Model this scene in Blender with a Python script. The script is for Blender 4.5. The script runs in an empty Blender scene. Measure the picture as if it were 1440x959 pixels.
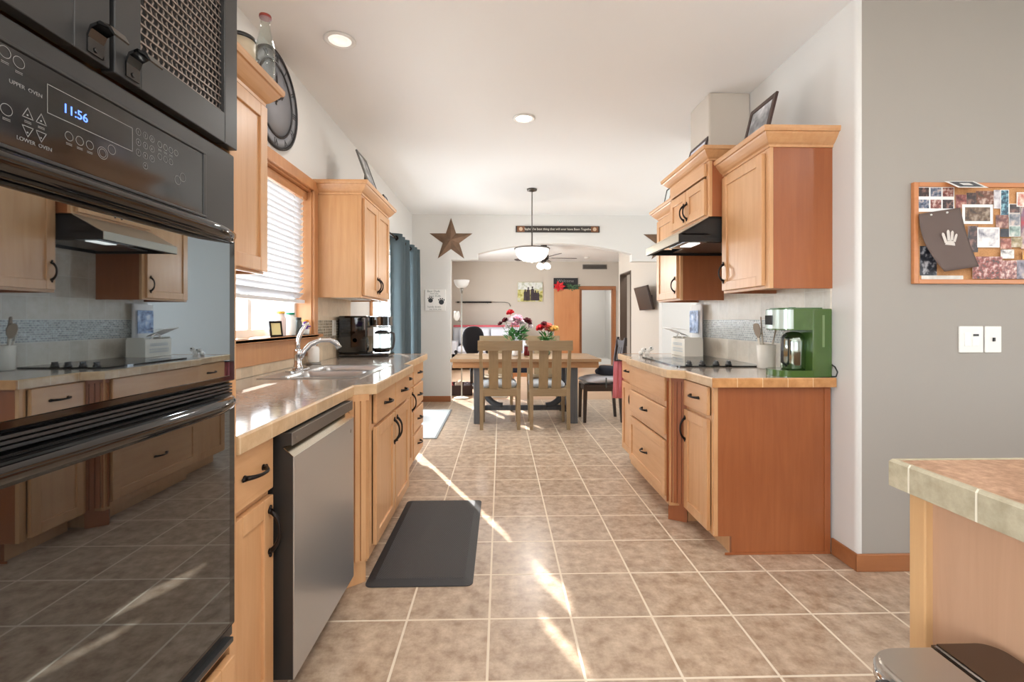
import bpy, bmesh, math, random
from mathutils import Vector, Matrix
random.seed(7)
PI = math.pi
SC = bpy.context.scene
COL = SC.collection

# ------------------------------------------------------------------ camera, world, sun, lights, exposure
CAM_Z = 1.21
cam_d = bpy.data.cameras.new('camera'); cam = bpy.data.objects.new('camera', cam_d); COL.objects.link(cam)
cam.location = (0, 0, CAM_Z)
cam.rotation_euler = (PI/2, 0, -0.0242)
cam_d.sensor_width = 36.0; cam_d.sensor_fit = 'HORIZONTAL'
cam_d.lens = 662/1440*36
cam_d.shift_y = -29.5/1440
cam_d.clip_start = 0.02; cam_d.clip_end = 200
SC.camera = cam
SC.view_settings.view_transform = 'Standard'; SC.view_settings.look = 'None'
SC.view_settings.gamma = 1; SC.view_settings.use_curve_mapping = False
SC.view_settings.exposure = 0.38

W = bpy.data.worlds.new('sky'); SC.world = W; W.use_nodes = True
bg = W.node_tree.nodes['Background']; bg.inputs[0].default_value = (.86, .93, 1.0, 1); bg.inputs[1].default_value = 2.2

sd = bpy.data.lights.new('sun', 'SUN'); sun = bpy.data.objects.new('sun', sd); COL.objects.link(sun)
sd.energy = 15.0; sd.angle = 0.009; sd.color = (1, .97, .92)
SUN_DIR = Vector((.427, -.904, -.50))
sun.rotation_euler = SUN_DIR.to_track_quat('-Z', 'Y').to_euler()

def area(name, loc, aim, sx, sy, energy, color=(1, 1, 1)):
    d = bpy.data.lights.new(name, 'AREA'); d.shape = 'RECTANGLE'; d.size = sx; d.size_y = sy
    d.energy = energy; d.color = color
    o = bpy.data.objects.new(name, d); COL.objects.link(o); o.location = loc
    o.rotation_euler = Vector(aim).to_track_quat('-Z', 'Y').to_euler()
    return o
DAY = (.87, .94, 1.0)
area('rear_window_daylight', (1.0, -2.95, 1.45), (0, 1, 0), 2.6, 1.9, 10, DAY)
area('nook_window_daylight', (4.42, .1, 1.35), (-1, 0, 0), 2.2, 2.0, 10, DAY)
area('added_dining_fill', (4.42, 5.5, 1.35), (-1, 0, 0), 2.0, 1.9, 30, DAY)  # unseen dining window, put in for its light
area('added_living_fill', (-1.50, 9.6, 1.4), (1, 0, 0), 2.6, 1.7, 95, DAY)  # unseen living room window, added to give light
area('kitchen_window_daylight', (-1.50, 2.68, 1.6), (1, 0, 0), 1.1, .95, 12, DAY)
area('added_left_fill', (-1.50, -1.1, 1.55), (1, 0, 0), 1.7, 1.2, 105, DAY)  # unseen window behind the camera, added to brighten right cabinets and ceiling
area('patio_door_daylight', (-1.52, 5.75, 1.1), (1, 0, 0), 1.9, 1.9, 280, DAY)

# ------------------------------------------------------------------ materials
def srgb(r, g, b):
    f = lambda c: (c/255/12.92 if c/255 <= .04045 else ((c/255+.055)/1.055)**2.4)
    return (f(r), f(g), f(b), 1)
def newmat(name):
    m = bpy.data.materials.new(name); m.use_nodes = True
    return m, m.node_tree, m.node_tree.nodes['Principled BSDF']
def plain(name, rgb, rough=.5, metal=0., spec=.5, bump=0., bscale=60., var=.0, emit=None, es=1., coat=0.):
    m, t, b = newmat(name)
    b.inputs['Base Color'].default_value = srgb(*rgb); b.inputs['Roughness'].default_value = rough
    b.inputs['Metallic'].default_value = metal; b.inputs['Specular IOR Level'].default_value = spec
    b.inputs['Coat Weight'].default_value = coat
    if emit: b.inputs['Emission Color'].default_value = srgb(*emit); b.inputs['Emission Strength'].default_value = es
    if bump or var:
        tc = t.nodes.new('ShaderNodeTexCoord'); n = t.nodes.new('ShaderNodeTexNoise'); n.inputs['Scale'].default_value = bscale
        n.inputs['Detail'].default_value = 4
        t.links.new(tc.outputs['Object'], n.inputs['Vector'])
        if bump:
            bp = t.nodes.new('ShaderNodeBump'); bp.inputs['Strength'].default_value = bump; bp.inputs['Distance'].default_value = .002
            t.links.new(n.outputs['Fac'], bp.inputs['Height']); t.links.new(bp.outputs['Normal'], b.inputs['Normal'])
        if var:
            mx = t.nodes.new('ShaderNodeMix'); mx.data_type = 'RGBA'
            c = srgb(*rgb)
            mx.inputs[6].default_value = (c[0]*(1-var), c[1]*(1-var), c[2]*(1-var), 1)
            mx.inputs[7].default_value = (min(1, c[0]*(1+var)), min(1, c[1]*(1+var)), min(1, c[2]*(1+var)), 1)
            t.links.new(n.outputs['Fac'], mx.inputs[0]); t.links.new(mx.outputs[2], b.inputs['Base Color'])
    return m
def wood(name, c1, c2, rough=.38, grain='Z', scale=1., bump=.05, coat=.15):
    m, t, b = newmat(name)
    tc = t.nodes.new('ShaderNodeTexCoord'); mp = t.nodes.new('ShaderNodeMapping')
    s = {'Z': (16, 16, 1.1), 'Y': (16, 1.1, 16), 'X': (1.1, 16, 16)}[grain]
    mp.inputs['Scale'].default_value = [q*scale for q in s]
    n = t.nodes.new('ShaderNodeTexNoise'); n.inputs['Scale'].default_value = 2.2; n.inputs['Detail'].default_value = 7; n.inputs['Roughness'].default_value = .62
    n.inputs['Distortion'].default_value = .5
    n2 = t.nodes.new('ShaderNodeTexNoise'); n2.inputs['Scale'].default_value = 1.6; n2.inputs['Detail'].default_value = 2
    r = t.nodes.new('ShaderNodeValToRGB'); r.color_ramp.elements[0].position = .3; r.color_ramp.elements[1].position = .72
    r.color_ramp.elements[0].color = srgb(*c1); r.color_ramp.elements[1].color = srgb(*c2)
    mx = t.nodes.new('ShaderNodeMath'); mx.operation = 'MULTIPLY_ADD'; mx.inputs[1].default_value = .45
    t.links.new(tc.outputs['Object'], mp.inputs['Vector']); t.links.new(mp.outputs['Vector'], n.inputs['Vector'])
    t.links.new(tc.outputs['Object'], n2.inputs['Vector'])
    ml = t.nodes.new('ShaderNodeMath'); ml.operation = 'MULTIPLY'; ml.inputs[1].default_value = .55
    t.links.new(n2.outputs['Fac'], ml.inputs[0])
    t.links.new(n.outputs['Fac'], mx.inputs[0]); t.links.new(ml.outputs[0], mx.inputs[2])
    t.links.new(mx.outputs[0], r.inputs['Fac']); t.links.new(r.outputs['Color'], b.inputs['Base Color'])
    b.inputs['Roughness'].default_value = rough; b.inputs['Coat Weight'].default_value = coat; b.inputs['Coat Roughness'].default_value = .25
    bp = t.nodes.new('ShaderNodeBump'); bp.inputs['Strength'].default_value = bump; bp.inputs['Distance'].default_value = .002
    t.links.new(n.outputs['Fac'], bp.inputs['Height']); t.links.new(bp.outputs['Normal'], b.inputs['Normal'])
    return m
def tiles(name, axes, size, origin, grout, c1, c2, cg, rough=.35, bump=.4, nscale=7., rowvar=.1, stagger=0.):
    """square tiles on the plane of two axes, in world metres"""
    m, t, b = newmat(name)
    L = t.links.new
    geo = t.nodes.new('ShaderNodeNewGeometry'); sp = t.nodes.new('ShaderNodeSeparateXYZ'); L(geo.outputs['Position'], sp.inputs[0])
    cb = t.nodes.new('ShaderNodeCombineXYZ')
    for k in range(2):
        a = t.nodes.new('ShaderNodeMath'); a.operation = 'SUBTRACT'; a.inputs[1].default_value = origin[k]
        L(sp.outputs[axes[k]], a.inputs[0]); L(a.outputs[0], cb.inputs[k])
    br = t.nodes.new('ShaderNodeTexBrick'); br.offset = stagger; br.squash = 1.0
    br.inputs['Scale'].default_value = 1.0; br.inputs['Brick Width'].default_value = size[0]; br.inputs['Row Height'].default_value = size[1]
    br.inputs['Mortar Size'].default_value = grout; br.inputs['Mortar Smooth'].default_value = .15; br.inputs['Bias'].default_value = 0
    L(cb.outputs[0], br.inputs['Vector'])
    br.inputs['Color1'].default_value = (1-rowvar,)*3+(1,); br.inputs['Color2'].default_value = (1+rowvar,)*3+(1,); br.inputs['Mortar'].default_value = (1, 1, 1, 1)
    n = t.nodes.new('ShaderNodeTexNoise'); n.inputs['Scale'].default_value = nscale; n.inputs['Detail'].default_value = 8; n.inputs['Roughness'].default_value = .68
    n.inputs['Distortion'].default_value = .0
    L(geo.outputs['Position'], n.inputs['Vector'])
    r = t.nodes.new('ShaderNodeValToRGB'); r.color_ramp.elements[0].position = .33; r.color_ramp.elements[1].position = .68
    r.color_ramp.elements[0].color = srgb(*c1); r.color_ramp.elements[1].color = srgb(*c2); L(n.outputs['Fac'], r.inputs['Fac'])
    mu = t.nodes.new('ShaderNodeMix'); mu.data_type = 'RGBA'; mu.blend_type = 'MULTIPLY'; mu.inputs[0].default_value = 1
    L(r.outputs['Color'], mu.inputs[6]); L(br.outputs['Color'], mu.inputs[7])
    mx = t.nodes.new('ShaderNodeMix'); mx.data_type = 'RGBA'; L(br.outputs['Fac'], mx.inputs[0]); L(mu.outputs[2], mx.inputs[6]); mx.inputs[7].default_value = srgb(*cg)
    L(mx.outputs[2], b.inputs['Base Color'])
    rr = t.nodes.new('ShaderNodeMath'); rr.operation = 'MULTIPLY_ADD'; rr.inputs[1].default_value = .4; rr.inputs[2].default_value = rough; L(br.outputs['Fac'], rr.inputs[0]); L(rr.outputs[0], b.inputs['Roughness'])
    inv = t.nodes.new('ShaderNodeMath'); inv.operation = 'MULTIPLY_ADD'; inv.inputs[1].default_value = -1; L(br.outputs['Fac'], inv.inputs[0])
    nb = t.nodes.new('ShaderNodeMath'); nb.operation = 'MULTIPLY'; nb.inputs[1].default_value = .25; L(n.outputs['Fac'], nb.inputs[0]); L(nb.outputs[0], inv.inputs[2])
    bp = t.nodes.new('ShaderNodeBump'); bp.inputs['Strength'].default_value = bump; bp.inputs['Distance'].default_value = .003; L(inv.outputs[0], bp.inputs['Height']); L(bp.outputs['Normal'], b.inputs['Normal'])
    return m
def speckle(name, c1, c2, scale=60, rough=.2, c3=None, coat=0.):
    m, t, b = newmat(name); L = t.links.new
    tc = t.nodes.new('ShaderNodeNewGeometry')
    n = t.nodes.new('ShaderNodeTexNoise'); n.inputs['Scale'].default_value = scale; n.inputs['Detail'].default_value = 6; n.inputs['Roughness'].default_value = .7
    n2 = t.nodes.new('ShaderNodeTexNoise'); n2.inputs['Scale'].default_value = scale*.12; n2.inputs['Detail'].default_value = 3
    L(tc.outputs['Position'], n.inputs['Vector']); L(tc.outputs['Position'], n2.inputs['Vector'])
    a = t.nodes.new('ShaderNodeMath'); a.operation = 'MULTIPLY_ADD'; a.inputs[1].default_value = .6
    h = t.nodes.new('ShaderNodeMath'); h.operation = 'MULTIPLY'; h.inputs[1].default_value = .4; L(n2.outputs['Fac'], h.inputs[0])
    L(n.outputs['Fac'], a.inputs[0]); L(h.outputs[0], a.inputs[2])
    r = t.nodes.new('ShaderNodeValToRGB'); r.color_ramp.elements[0].position = .36; r.color_ramp.elements[1].position = .64
    r.color_ramp.elements[0].color = srgb(*c1); r.color_ramp.elements[1].color = srgb(*c2)
    if c3: e = r.color_ramp.elements.new(.5); e.color = srgb(*c3)
    L(a.outputs[0], r.inputs['Fac']); L(r.outputs['Color'], b.inputs['Base Color'])
    b.inputs['Roughness'].default_value = rough; b.inputs['Coat Weight'].default_value = coat; b.inputs['Coat Roughness'].default_value = .06
    return m
def brushed(name, rgb, rough=.3, axis='Y', metal=1.):
    m, t, b = newmat(name); L = t.links.new
    b.inputs['Base Color'].default_value = srgb(*rgb); b.inputs['Metallic'].default_value = metal
    tc = t.nodes.new('ShaderNodeTexCoord'); mp = t.nodes.new('ShaderNodeMapping')
    mp.inputs['Scale'].default_value = {'Y': (300, 3, 300), 'X': (3, 300, 300), 'Z': (300, 300, 3)}[axis]
    n = t.nodes.new('ShaderNodeTexNoise'); n.inputs['Scale'].default_value = 1.5; n.inputs['Detail'].default_value = 3
    L(tc.outputs['Object'], mp.inputs['Vector']); L(mp.outputs['Vector'], n.inputs['Vector'])
    a = t.nodes.new('ShaderNodeMath'); a.operation = 'MULTIPLY_ADD'; a.inputs[1].default_value = .05; a.inputs[2].default_value = rough-.025
    L(n.outputs['Fac'], a.inputs[0]); L(a.outputs[0], b.inputs['Roughness'])
    return m
def glass_clear(name, tint=(1, 1, 1), ior=1.45):
    m = bpy.data.materials.new(name); m.use_nodes = True; t = m.node_tree; t.nodes.clear(); L = t.links.new
    o = t.nodes.new('ShaderNodeOutputMaterial'); tr = t.nodes.new('ShaderNodeBsdfTransparent'); gl = t.nodes.new('ShaderNodeBsdfGlossy')
    tr.inputs[0].default_value = (*tint, 1); gl.inputs['Roughness'].default_value = .02
    lw = t.nodes.new('ShaderNodeLayerWeight'); lw.inputs['Blend'].default_value = .5
    pw = t.nodes.new('ShaderNodeMath'); pw.operation = 'POWER'; pw.inputs[1].default_value = 5; L(lw.outputs['Facing'], pw.inputs[0])
    fr = t.nodes.new('ShaderNodeMath'); fr.operation = 'MULTIPLY_ADD'; fr.inputs[1].default_value = .9; fr.inputs[2].default_value = .04; L(pw.outputs[0], fr.inputs[0]); mx = t.nodes.new('ShaderNodeMixShader')
    L(fr.outputs[0], mx.inputs[0]); L(tr.outputs[0], mx.inputs[1]); L(gl.outputs[0], mx.inputs[2]); L(mx.outputs[0], o.inputs[0])
    return m
def blotches(name, cols, scale=30, rough=.35):
    """a printed picture: patches of several colours"""
    m, t, b = newmat(name); L = t.links.new
    tc = t.nodes.new('ShaderNodeTexCoord'); v = t.nodes.new('ShaderNodeTexNoise'); v.inputs['Scale'].default_value = scale; v.inputs['Detail'].default_value = 3
    L(tc.outputs['Object'], v.inputs['Vector'])
    r = t.nodes.new('ShaderNodeValToRGB'); r.color_ramp.interpolation = 'LINEAR'
    n = len(cols)
    for i, c in enumerate(cols):
        p = .32+.36*i/(n-1)
        if i == 0: e = r.color_ramp.elements[0]; e.position = p
        elif i == 1: e = r.color_ramp.elements[1]; e.position = p
        else: e = r.color_ramp.elements.new(p)
        e.color = srgb(*c)
    L(v.outputs['Fac'], r.inputs['Fac']); L(r.outputs['Color'], b.inputs['Base Color']); b.inputs['Roughness'].default_value = rough
    return m

wall_m = plain('wall_paint', (220, 218, 214), .75, bump=.08, bscale=90)
nook_shade_m = plain('nook_wall_shaded', (162, 156, 148), .75, bump=.08, bscale=90)  # wall paint darkened for the shade on the camera-facing nook wall
dim_wall_m = plain('wall_paint_shaded', (204, 195, 184), .75, bump=.08, bscale=90)  # wall paint darkened for the shade on living walls and chase
ceil_m = plain('ceiling_paint', (241, 241, 240), .8, bump=.1, bscale=70)
floor_m = tiles('floor_tile', (0, 1), (.3315, .3315), (-.0457, -.0815), .005, (155, 129, 106), (207, 186, 163), (230, 216, 195), rough=.28, bump=.2, nscale=15, rowvar=.07)
laminate_m = wood('laminate_floor', (178, 140, 108), (206, 172, 138), .4, 'X')
splash_l = tiles('backsplash_tile', (1, 2), (.108, .108), (0.02, .914), .002, (205, 182, 152), (224, 204, 176), (214, 198, 174), rough=.3, bump=.3, nscale=14)
splash_r = tiles('backsplash_tile_pale', (1, 2), (.15, .15), (0.06, .914), .002, (208, 198, 180), (226, 217, 202), (226, 220, 208), rough=.3, bump=.3, nscale=14)
mosaic_m = tiles('mosaic_tile', (1, 2), (.022, .0205), (0, 1.066), .0018, (84, 74, 62), (190, 174, 148), (214, 200, 176), rough=.2, bump=.5, nscale=55, rowvar=.35)
mosaic_r = tiles('mosaic_tile_pale', (1, 2), (.026, .0145), (0, 1.066), .0016, (128, 136, 136), (222, 226, 222), (226, 224, 216), rough=.2, bump=.5, nscale=55, rowvar=.25, stagger=.5)
maple = wood('maple', (194, 141, 94), (222, 177, 130), .36, 'Z')
maple_h = wood('maple_crosswise', (194, 141, 94), (222, 177, 130), .36, 'Y')
orange_wood = wood('deep_orange_wood', (142, 78, 42), (170, 102, 60), .4, 'Z')  # deeper orange than the maple fronts
trimwood = wood('stained_trim', (150, 92, 54), (176, 116, 72), .4, 'X')
casing_m = wood('window_wood', (186, 126, 80), (210, 156, 108), .4, 'Z')
doorwood = wood('door_wood', (186, 118, 72), (208, 146, 96), .4, 'Z', scale=.6)
counter_m = speckle('counter_top', (150, 138, 126), (194, 182, 170), 45, .12, (174, 161, 149), coat=.3)
counter_e = tiles('counter_edge_tile', (1, 0), (.165, 5), (.06, -2), .0016, (192, 158, 118), (214, 184, 146), (224, 206, 176), rough=.3, bump=.3, nscale=20)
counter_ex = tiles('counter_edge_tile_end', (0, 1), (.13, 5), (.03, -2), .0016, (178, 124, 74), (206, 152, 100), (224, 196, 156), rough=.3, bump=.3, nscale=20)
pen_top = speckle('peninsula_top', (134, 100, 76), (196, 160, 132), 60, .5, (166, 130, 104))
pen_edge = tiles('peninsula_edge_tile', (1, 0), (.136, 5), (.936-.136*4, -2), .0022, (152, 142, 118), (184, 174, 150), (206, 198, 178), rough=.3, bump=.5, nscale=24)
steel = brushed('stainless', (188, 188, 188), .3, 'Y', .8)
steel_dark = plain('dark_steel', (62, 60, 58), .4, .6)
bin_lid_m = brushed('bin_steel', (176, 168, 158), .3, 'Y', .8)
chrome = plain('chrome', (225, 226, 228), .07, 1.)
nickel = plain('brushed_nickel', (150, 148, 142), .35, .9)
bronze = plain('dark_bronze', (38, 32, 30), .35, .7)
black_gloss = plain('black_gloss', (8, 8, 9), .05, 0, .8)
black_satin = plain('black_satin', (62, 62, 62), .34, .35)
black_matte = plain('black_matte', (18, 18, 19), .5)
mesh_metal = plain('mesh_metal', (150, 138, 130), .35, .6)
m_, t_, b_ = newmat('oven_glass'); b_.inputs['Base Color'].default_value = (.006, .006, .006, 1); b_.inputs['Roughness'].default_value = .015
b_.inputs['IOR'].default_value = 2.4; b_.inputs['Specular IOR Level'].default_value = .5
b_.inputs['Specular Tint'].default_value = (.80, .91, 1.0, 1)
oven_glass = m_
oven_glass_up = m_.copy(); oven_glass_up.name = 'oven_glass_coated'; oven_glass_up.node_tree.nodes['Principled BSDF'].inputs['IOR'].default_value = 4.0
white_pl = plain('white_plastic', (236, 234, 228), .4)
offwhite = plain('off_white', (226, 220, 208), .5)
white_paint = plain('white_paint', (240, 239, 236), .5)
print_white = plain('panel_print', (128, 128, 126), .5)
led_blue = plain('led_digits', (20, 20, 40), .4, emit=(90, 130, 255), es=2.2)
panel_m = plain('control_glass', (24, 24, 25), .08, 0, .9)
lens_on = plain('lamp_lens', (255, 250, 240), .5, emit=(255, 244, 226), es=9)
lens_dim = plain('lamp_lens_dim', (235, 235, 232), .4, emit=(255, 246, 232), es=.55)
bowl_glass = plain('frosted_glass', (250, 248, 244), .4, emit=(255, 247, 236), es=.75)
frost = plain('frosted_shade', (240, 240, 238), .5)
window_glass = glass_clear('window_glass')
clear_glass = glass_clear('clear_glass', (.97, .99, .98))
blind_m = plain('blind_slat', (222, 223, 226), .5)
mat_rubber = plain('mat_rubber', (52, 52, 54), .55, bump=.6, bscale=260)
# ------------------------------------------------------------------ mesh helpers
ORG = {}
class MB:
    def __init__(s): s.bm = bmesh.new(); s.mats = []; s.cur = 0
    def use(s, m):
        if m not in s.mats: s.mats.append(m)
        s.cur = s.mats.index(m); return s
    def _mark(s, faces, smooth=False):
        for f in faces: f.material_index = s.cur; f.smooth = smooth
    def add(s, verts, faces, smooth=False):
        vs = [s.bm.verts.new(v) for v in verts]; out = []
        for f in faces:
            try: out.append(s.bm.faces.new([vs[i] for i in f]))
            except ValueError: pass
        s._mark(out, smooth); return vs
    def box(s, x0, x1, y0, y1, z0, z1, bev=0., mat4=None, seg=2):
        if x0 > x1: x0, x1 = x1, x0
        if y0 > y1: y0, y1 = y1, y0
        if z0 > z1: z0, z1 = z1, z0
        t = bmesh.new(); bmesh.ops.create_cube(t, size=1)
        for v in t.verts: v.co = Vector(((x0+x1)/2+v.co.x*(x1-x0), (y0+y1)/2+v.co.y*(y1-y0), (z0+z1)/2+v.co.z*(z1-z0)))
        if bev: bmesh.ops.bevel(t, geom=t.edges[:], offset=min(bev, .49*min(x1-x0, y1-y0, z1-z0)), segments=seg, affect='EDGES', profile=.5)
        s.merge(t, mat4); return s
    def merge(s, t, mat4=None, smooth=False):
        mp = {}
        for v in t.verts: mp[v] = s.bm.verts.new(mat4 @ v.co if mat4 else v.co)
        fs = []
        for f in t.faces:
            try: nf = s.bm.faces.new([mp[v] for v in f.verts]); nf.smooth = smooth or f.smooth; nf.material_index = s.cur
            except ValueError: pass
        t.free()
    def cyl(s, p0, p1, r0, r1=None, seg=16, smooth=True, caps=True):
        p0 = Vector(p0); p1 = Vector(p1); r1 = r0 if r1 is None else r1
        q = (p1-p0).to_track_quat('Z', 'Y')
        vs = []
        for p, r in ((p0, r0), (p1, r1)):
            for i in range(seg): a = 2*PI*i/seg; vs.append(s.bm.verts.new(p+q @ Vector((r*math.cos(a), r*math.sin(a), 0))))
        fs = [s.bm.faces.new((vs[i], vs[(i+1) % seg], vs[seg+(i+1) % seg], vs[seg+i])) for i in range(seg)]; s._mark(fs, smooth)
        if caps: s._mark([s.bm.faces.new(vs[:seg][::-1]), s.bm.faces.new(vs[seg:])])
        return s
    def lathe(s, prof, c=(0, 0, 0), seg=28, axis='Z', smooth=True, arc=2*PI):
        c = Vector(c); rings = []
        full = abs(arc-2*PI) < 1e-6; n = seg if full else seg+1
        for r, z in prof:
            ring = []
            for i in range(n):
                a = arc*i/seg; x, y = r*math.cos(a), r*math.sin(a)
                p = {'Z': (x, y, z), 'X': (z, x, y), 'Y': (x, z, y), '-X': (-z, x, y)}[axis]
                ring.append(s.bm.verts.new(c+Vector(p)))
            rings.append(ring)
        fs = []
        for a, b in zip(rings, rings[1:]):
            for i in range(n if full else n-1):
                j = (i+1) % n
                try: fs.append(s.bm.faces.new((a[i], a[j], b[j], b[i])))
                except ValueError: pass
        s._mark(fs, smooth)
        for ring, rev in ((rings[0], True), (rings[-1], False)):
            if full and (ring[0].co-ring[n//2].co).length > 1e-5:
                try: s._mark([s.bm.faces.new(ring[::-1] if rev else ring)])
                except ValueError: pass
        return s
    def prism(s, poly, d0, d1, plane='XZ', smooth=False):
        """poly in a plane, pushed along the third axis"""
        f = {'XZ': lambda p, d: (p[0], d, p[1]), 'XY': lambda p, d: (p[0], p[1], d), 'YZ': lambda p, d: (d, p[0], p[1])}[plane]
        a = [s.bm.verts.new(f(p, d0)) for p in poly]; b = [s.bm.verts.new(f(p, d1)) for p in poly]; n = len(poly)
        fs = [s.bm.faces.new((a[i], a[(i+1) % n], b[(i+1) % n], b[i])) for i in range(n)]
        s._mark(fs, smooth)
        caps = [s.bm.faces.new(a[::-1]), s.bm.faces.new(b)]; s._mark(caps); s.bm.normal_update()
        bmesh.ops.triangulate(s.bm, faces=[c for c in caps if len(c.verts) > 4], ngon_method='EAR_CLIP')
        return s
    def tube(s, pts, r, seg=10, smooth=True, flat=None):
        pts = [Vector(p) for p in pts]; n = len(pts); rr = r if isinstance(r, (list, tuple)) else [r]*n
        rings = []; ref = None
        for i, p in enumerate(pts):
            d = (pts[min(i+1, n-1)]-pts[max(i-1, 0)]).normalized()
            if ref is None: ref = Vector((0, 0, 1)) if abs(d.z) < .9 else Vector((1, 0, 0))
            u = ref.cross(d).normalized(); w = d.cross(u).normalized(); ref = w
            a2 = flat or 1.
            rings.append([s.bm.verts.new(p+u*(rr[i]*math.cos(2*PI*k/seg))+w*(a2*rr[i]*math.sin(2*PI*k/seg))) for k in range(seg)])
        fs = []
        for a, b in zip(rings, rings[1:]):
            for k in range(seg): fs.append(s.bm.faces.new((a[k], a[(k+1) % seg], b[(k+1) % seg], b[k])))
        s._mark(fs, smooth); s._mark([s.bm.faces.new(rings[0][::-1]), s.bm.faces.new(rings[-1])])
        return s
    def ball(s, c, r, sc=(1, 1, 1), seg=14, rot=None):
        t = bmesh.new(); bmesh.ops.create_uvsphere(t, u_segments=seg, v_segments=max(6, seg//2+2), radius=r)
        M = Matrix.Translation(c) @ (rot.to_4x4() if rot else Matrix()) @ Matrix.Diagonal((*sc, 1))
        s.merge(t, M, True); return s
    def lumpy(s, c, r, sc, seed, amp=.18, sub=3):
        t = bmesh.new(); bmesh.ops.create_icosphere(t, subdivisions=sub, radius=1)
        rnd = random.Random(seed); ph = [(rnd.uniform(1.5, 4), rnd.uniform(0, 6), Vector((rnd.uniform(-1, 1), rnd.uniform(-1, 1), rnd.uniform(-1, 1)))) for _ in range(6)]
        for v in t.verts:
            k = 1+amp*sum(math.sin(f*v.co.dot(d)*2+p) for f, p, d in ph)/3
            v.co = Vector((v.co.x*sc[0], v.co.y*sc[1], v.co.z*sc[2]))*r*k+Vector(c)
        s.merge(t, None, True); return s
    def text(s, body, size, M, extrude=.0004, align='CENTER'):
        cu = bpy.data.curves.new('t', 'FONT'); cu.body = body; cu.size = size; cu.extrude = extrude; cu.align_x = align; cu.align_y = 'CENTER'; cu.resolution_u = 3
        o = bpy.data.objects.new('t', cu); COL.objects.link(o)
        dg = bpy.context.evaluated_depsgraph_get(); me = bpy.data.meshes.new_from_object(o.evaluated_get(dg))
        t = bmesh.new(); t.from_mesh(me); s.merge(t, M)
        bpy.data.objects.remove(o); bpy.data.curves.remove(cu); bpy.data.meshes.remove(me); return s
    def build(s, name, mat=None, parent=None, org=None, label=None):
        me = bpy.data.meshes.new(name)
        if not s.mats: s.mats = [mat]
        elif mat and mat not in s.mats: pass
        bmesh.ops.recalc_face_normals(s.bm, faces=s.bm.faces[:])
        if org is None:
            if parent is not None: org = ORG[parent.name]
            else:
                cs = [v.co for v in s.bm.verts]
                org = Vector(((min(c.x for c in cs)+max(c.x for c in cs))/2, (min(c.y for c in cs)+max(c.y for c in cs))/2, min(c.z for c in cs)))
        org = Vector(org)
        for v in s.bm.verts: v.co -= org
        s.bm.to_mesh(me); s.bm.free()
        for m in s.mats: me.materials.append(m)
        o = bpy.data.objects.new(name, me); COL.objects.link(o)
        if parent is not None: o.parent = parent; o.location = org-ORG[parent.name]
        else: o.location = org
        ORG[o.name] = org
        if label: o['label'] = label
        return o
def tag(o, label, cat, group=None, kind=None):
    o['label'] = label; o['category'] = cat
    if group: o['group'] = group
    if kind: o['kind'] = kind
    return o
def thing(name, loc, label, cat, group=None):
    o = bpy.data.objects.new(name, None); o.empty_display_size = .05; COL.objects.link(o); o.location = loc; ORG[o.name] = Vector(loc)
    return tag(o, label, cat, group)
def struct_empty(name, loc):
    o = bpy.data.objects.new(name, None); o.empty_display_size = .05; COL.objects.link(o); o.location = loc; ORG[o.name] = Vector(loc); o['kind'] = 'structure'; return o
def struct(name, mb, mat, parent=None):
    o = mb.build(name, mat, parent)
    if parent is None: o['kind'] = 'structure'
    return o
def clone(root):
    """a copy of a thing with copies of its parts and sub-parts"""
    r = root.copy(); COL.objects.link(r)
    for ch in root.children:
        c = ch.copy(); COL.objects.link(c); c.parent = r
        for g in ch.children:
            d = g.copy(); COL.objects.link(d); d.parent = c
    return r

# ------------------------------------------------------------------ room shell
H = 2.775; XL = -1.31; XR = 1.72; YA = 7.0; YB = 12.6
struct('floor', MB().box(-1.46, 4.6, -3.1, 7.14, -.1, 0), floor_m)
struct('floor_living', MB().box(-1.46, 4.6, 7.14, 12.75, -.1, 0), laminate_m)
struct('ceiling', MB().box(-1.47, 4.7, -3.2, 12.8, H, H+.12), ceil_m)
def pierced(name, x0, x1, y0, y1, holes, mat=wall_m, z1=H):
    """wall along Y with rectangular holes (y0,y1,z0,z1)"""
    mb = MB(); y = y0
    for (a, b, c, d) in sorted(holes):
        if a > y: mb.box(x0, x1, y, a, 0, z1)
        if c > 0: mb.box(x0, x1, a, b, 0, c)
        mb.box(x0, x1, a, b, d, z1); y = b
    mb.box(x0, x1, y, y1, 0, z1)
    return struct(name, mb, mat)
KW = (2.06, 3.30, 1.095, 2.11); PD = (4.80, 6.72, 0.0, 2.10)
pierced('wall_left', -1.46, XL, -3.1, 7.14, [KW, PD, (-2.0, -.2, .9, 2.2)])  # last hole is the added, unseen window behind the camera
def rc(cx, cy, r, a0, a1, n=5): return [(cx+r*math.cos(math.radians(a0+(a1-a0)*i/n)), cy+r*math.sin(math.radians(a0+(a1-a0)*i/n))) for i in range(n+1)]
mb = MB(); mb.prism(rc(XR+.022, 2.252, .022, 270, 180)+rc(XR+.022, 4.094, .022, 180, 90)+[(XR+.14, 4.116), (XR+.14, 2.37), (XR+.022, 2.37)], 0, H, 'XY'); mb.box(XR+.14, 4.6, 3.98, 4.116, 0, H)
struct('wall_nook_front', MB().box(XR+.022, 4.6, 2.23, 2.3695, 0, H), nook_shade_m)
struct('wall_right', mb, wall_m)
arch = [(-.338+2.305*i/24, 2.195+.16*(1-((i-12)/12)**2)) for i in range(25)]
mb = MB(); mb.box(-1.46, -.738, YA, YA+.14, 0, H); mb.box(2.42, 4.6, YA, YA+.14, 0, H); mb.box(-.738, -.338, YA, YA+.14, 2.106, H); mb.box(1.967, 2.42, YA, YA+.14, 2.09, H)
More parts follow.
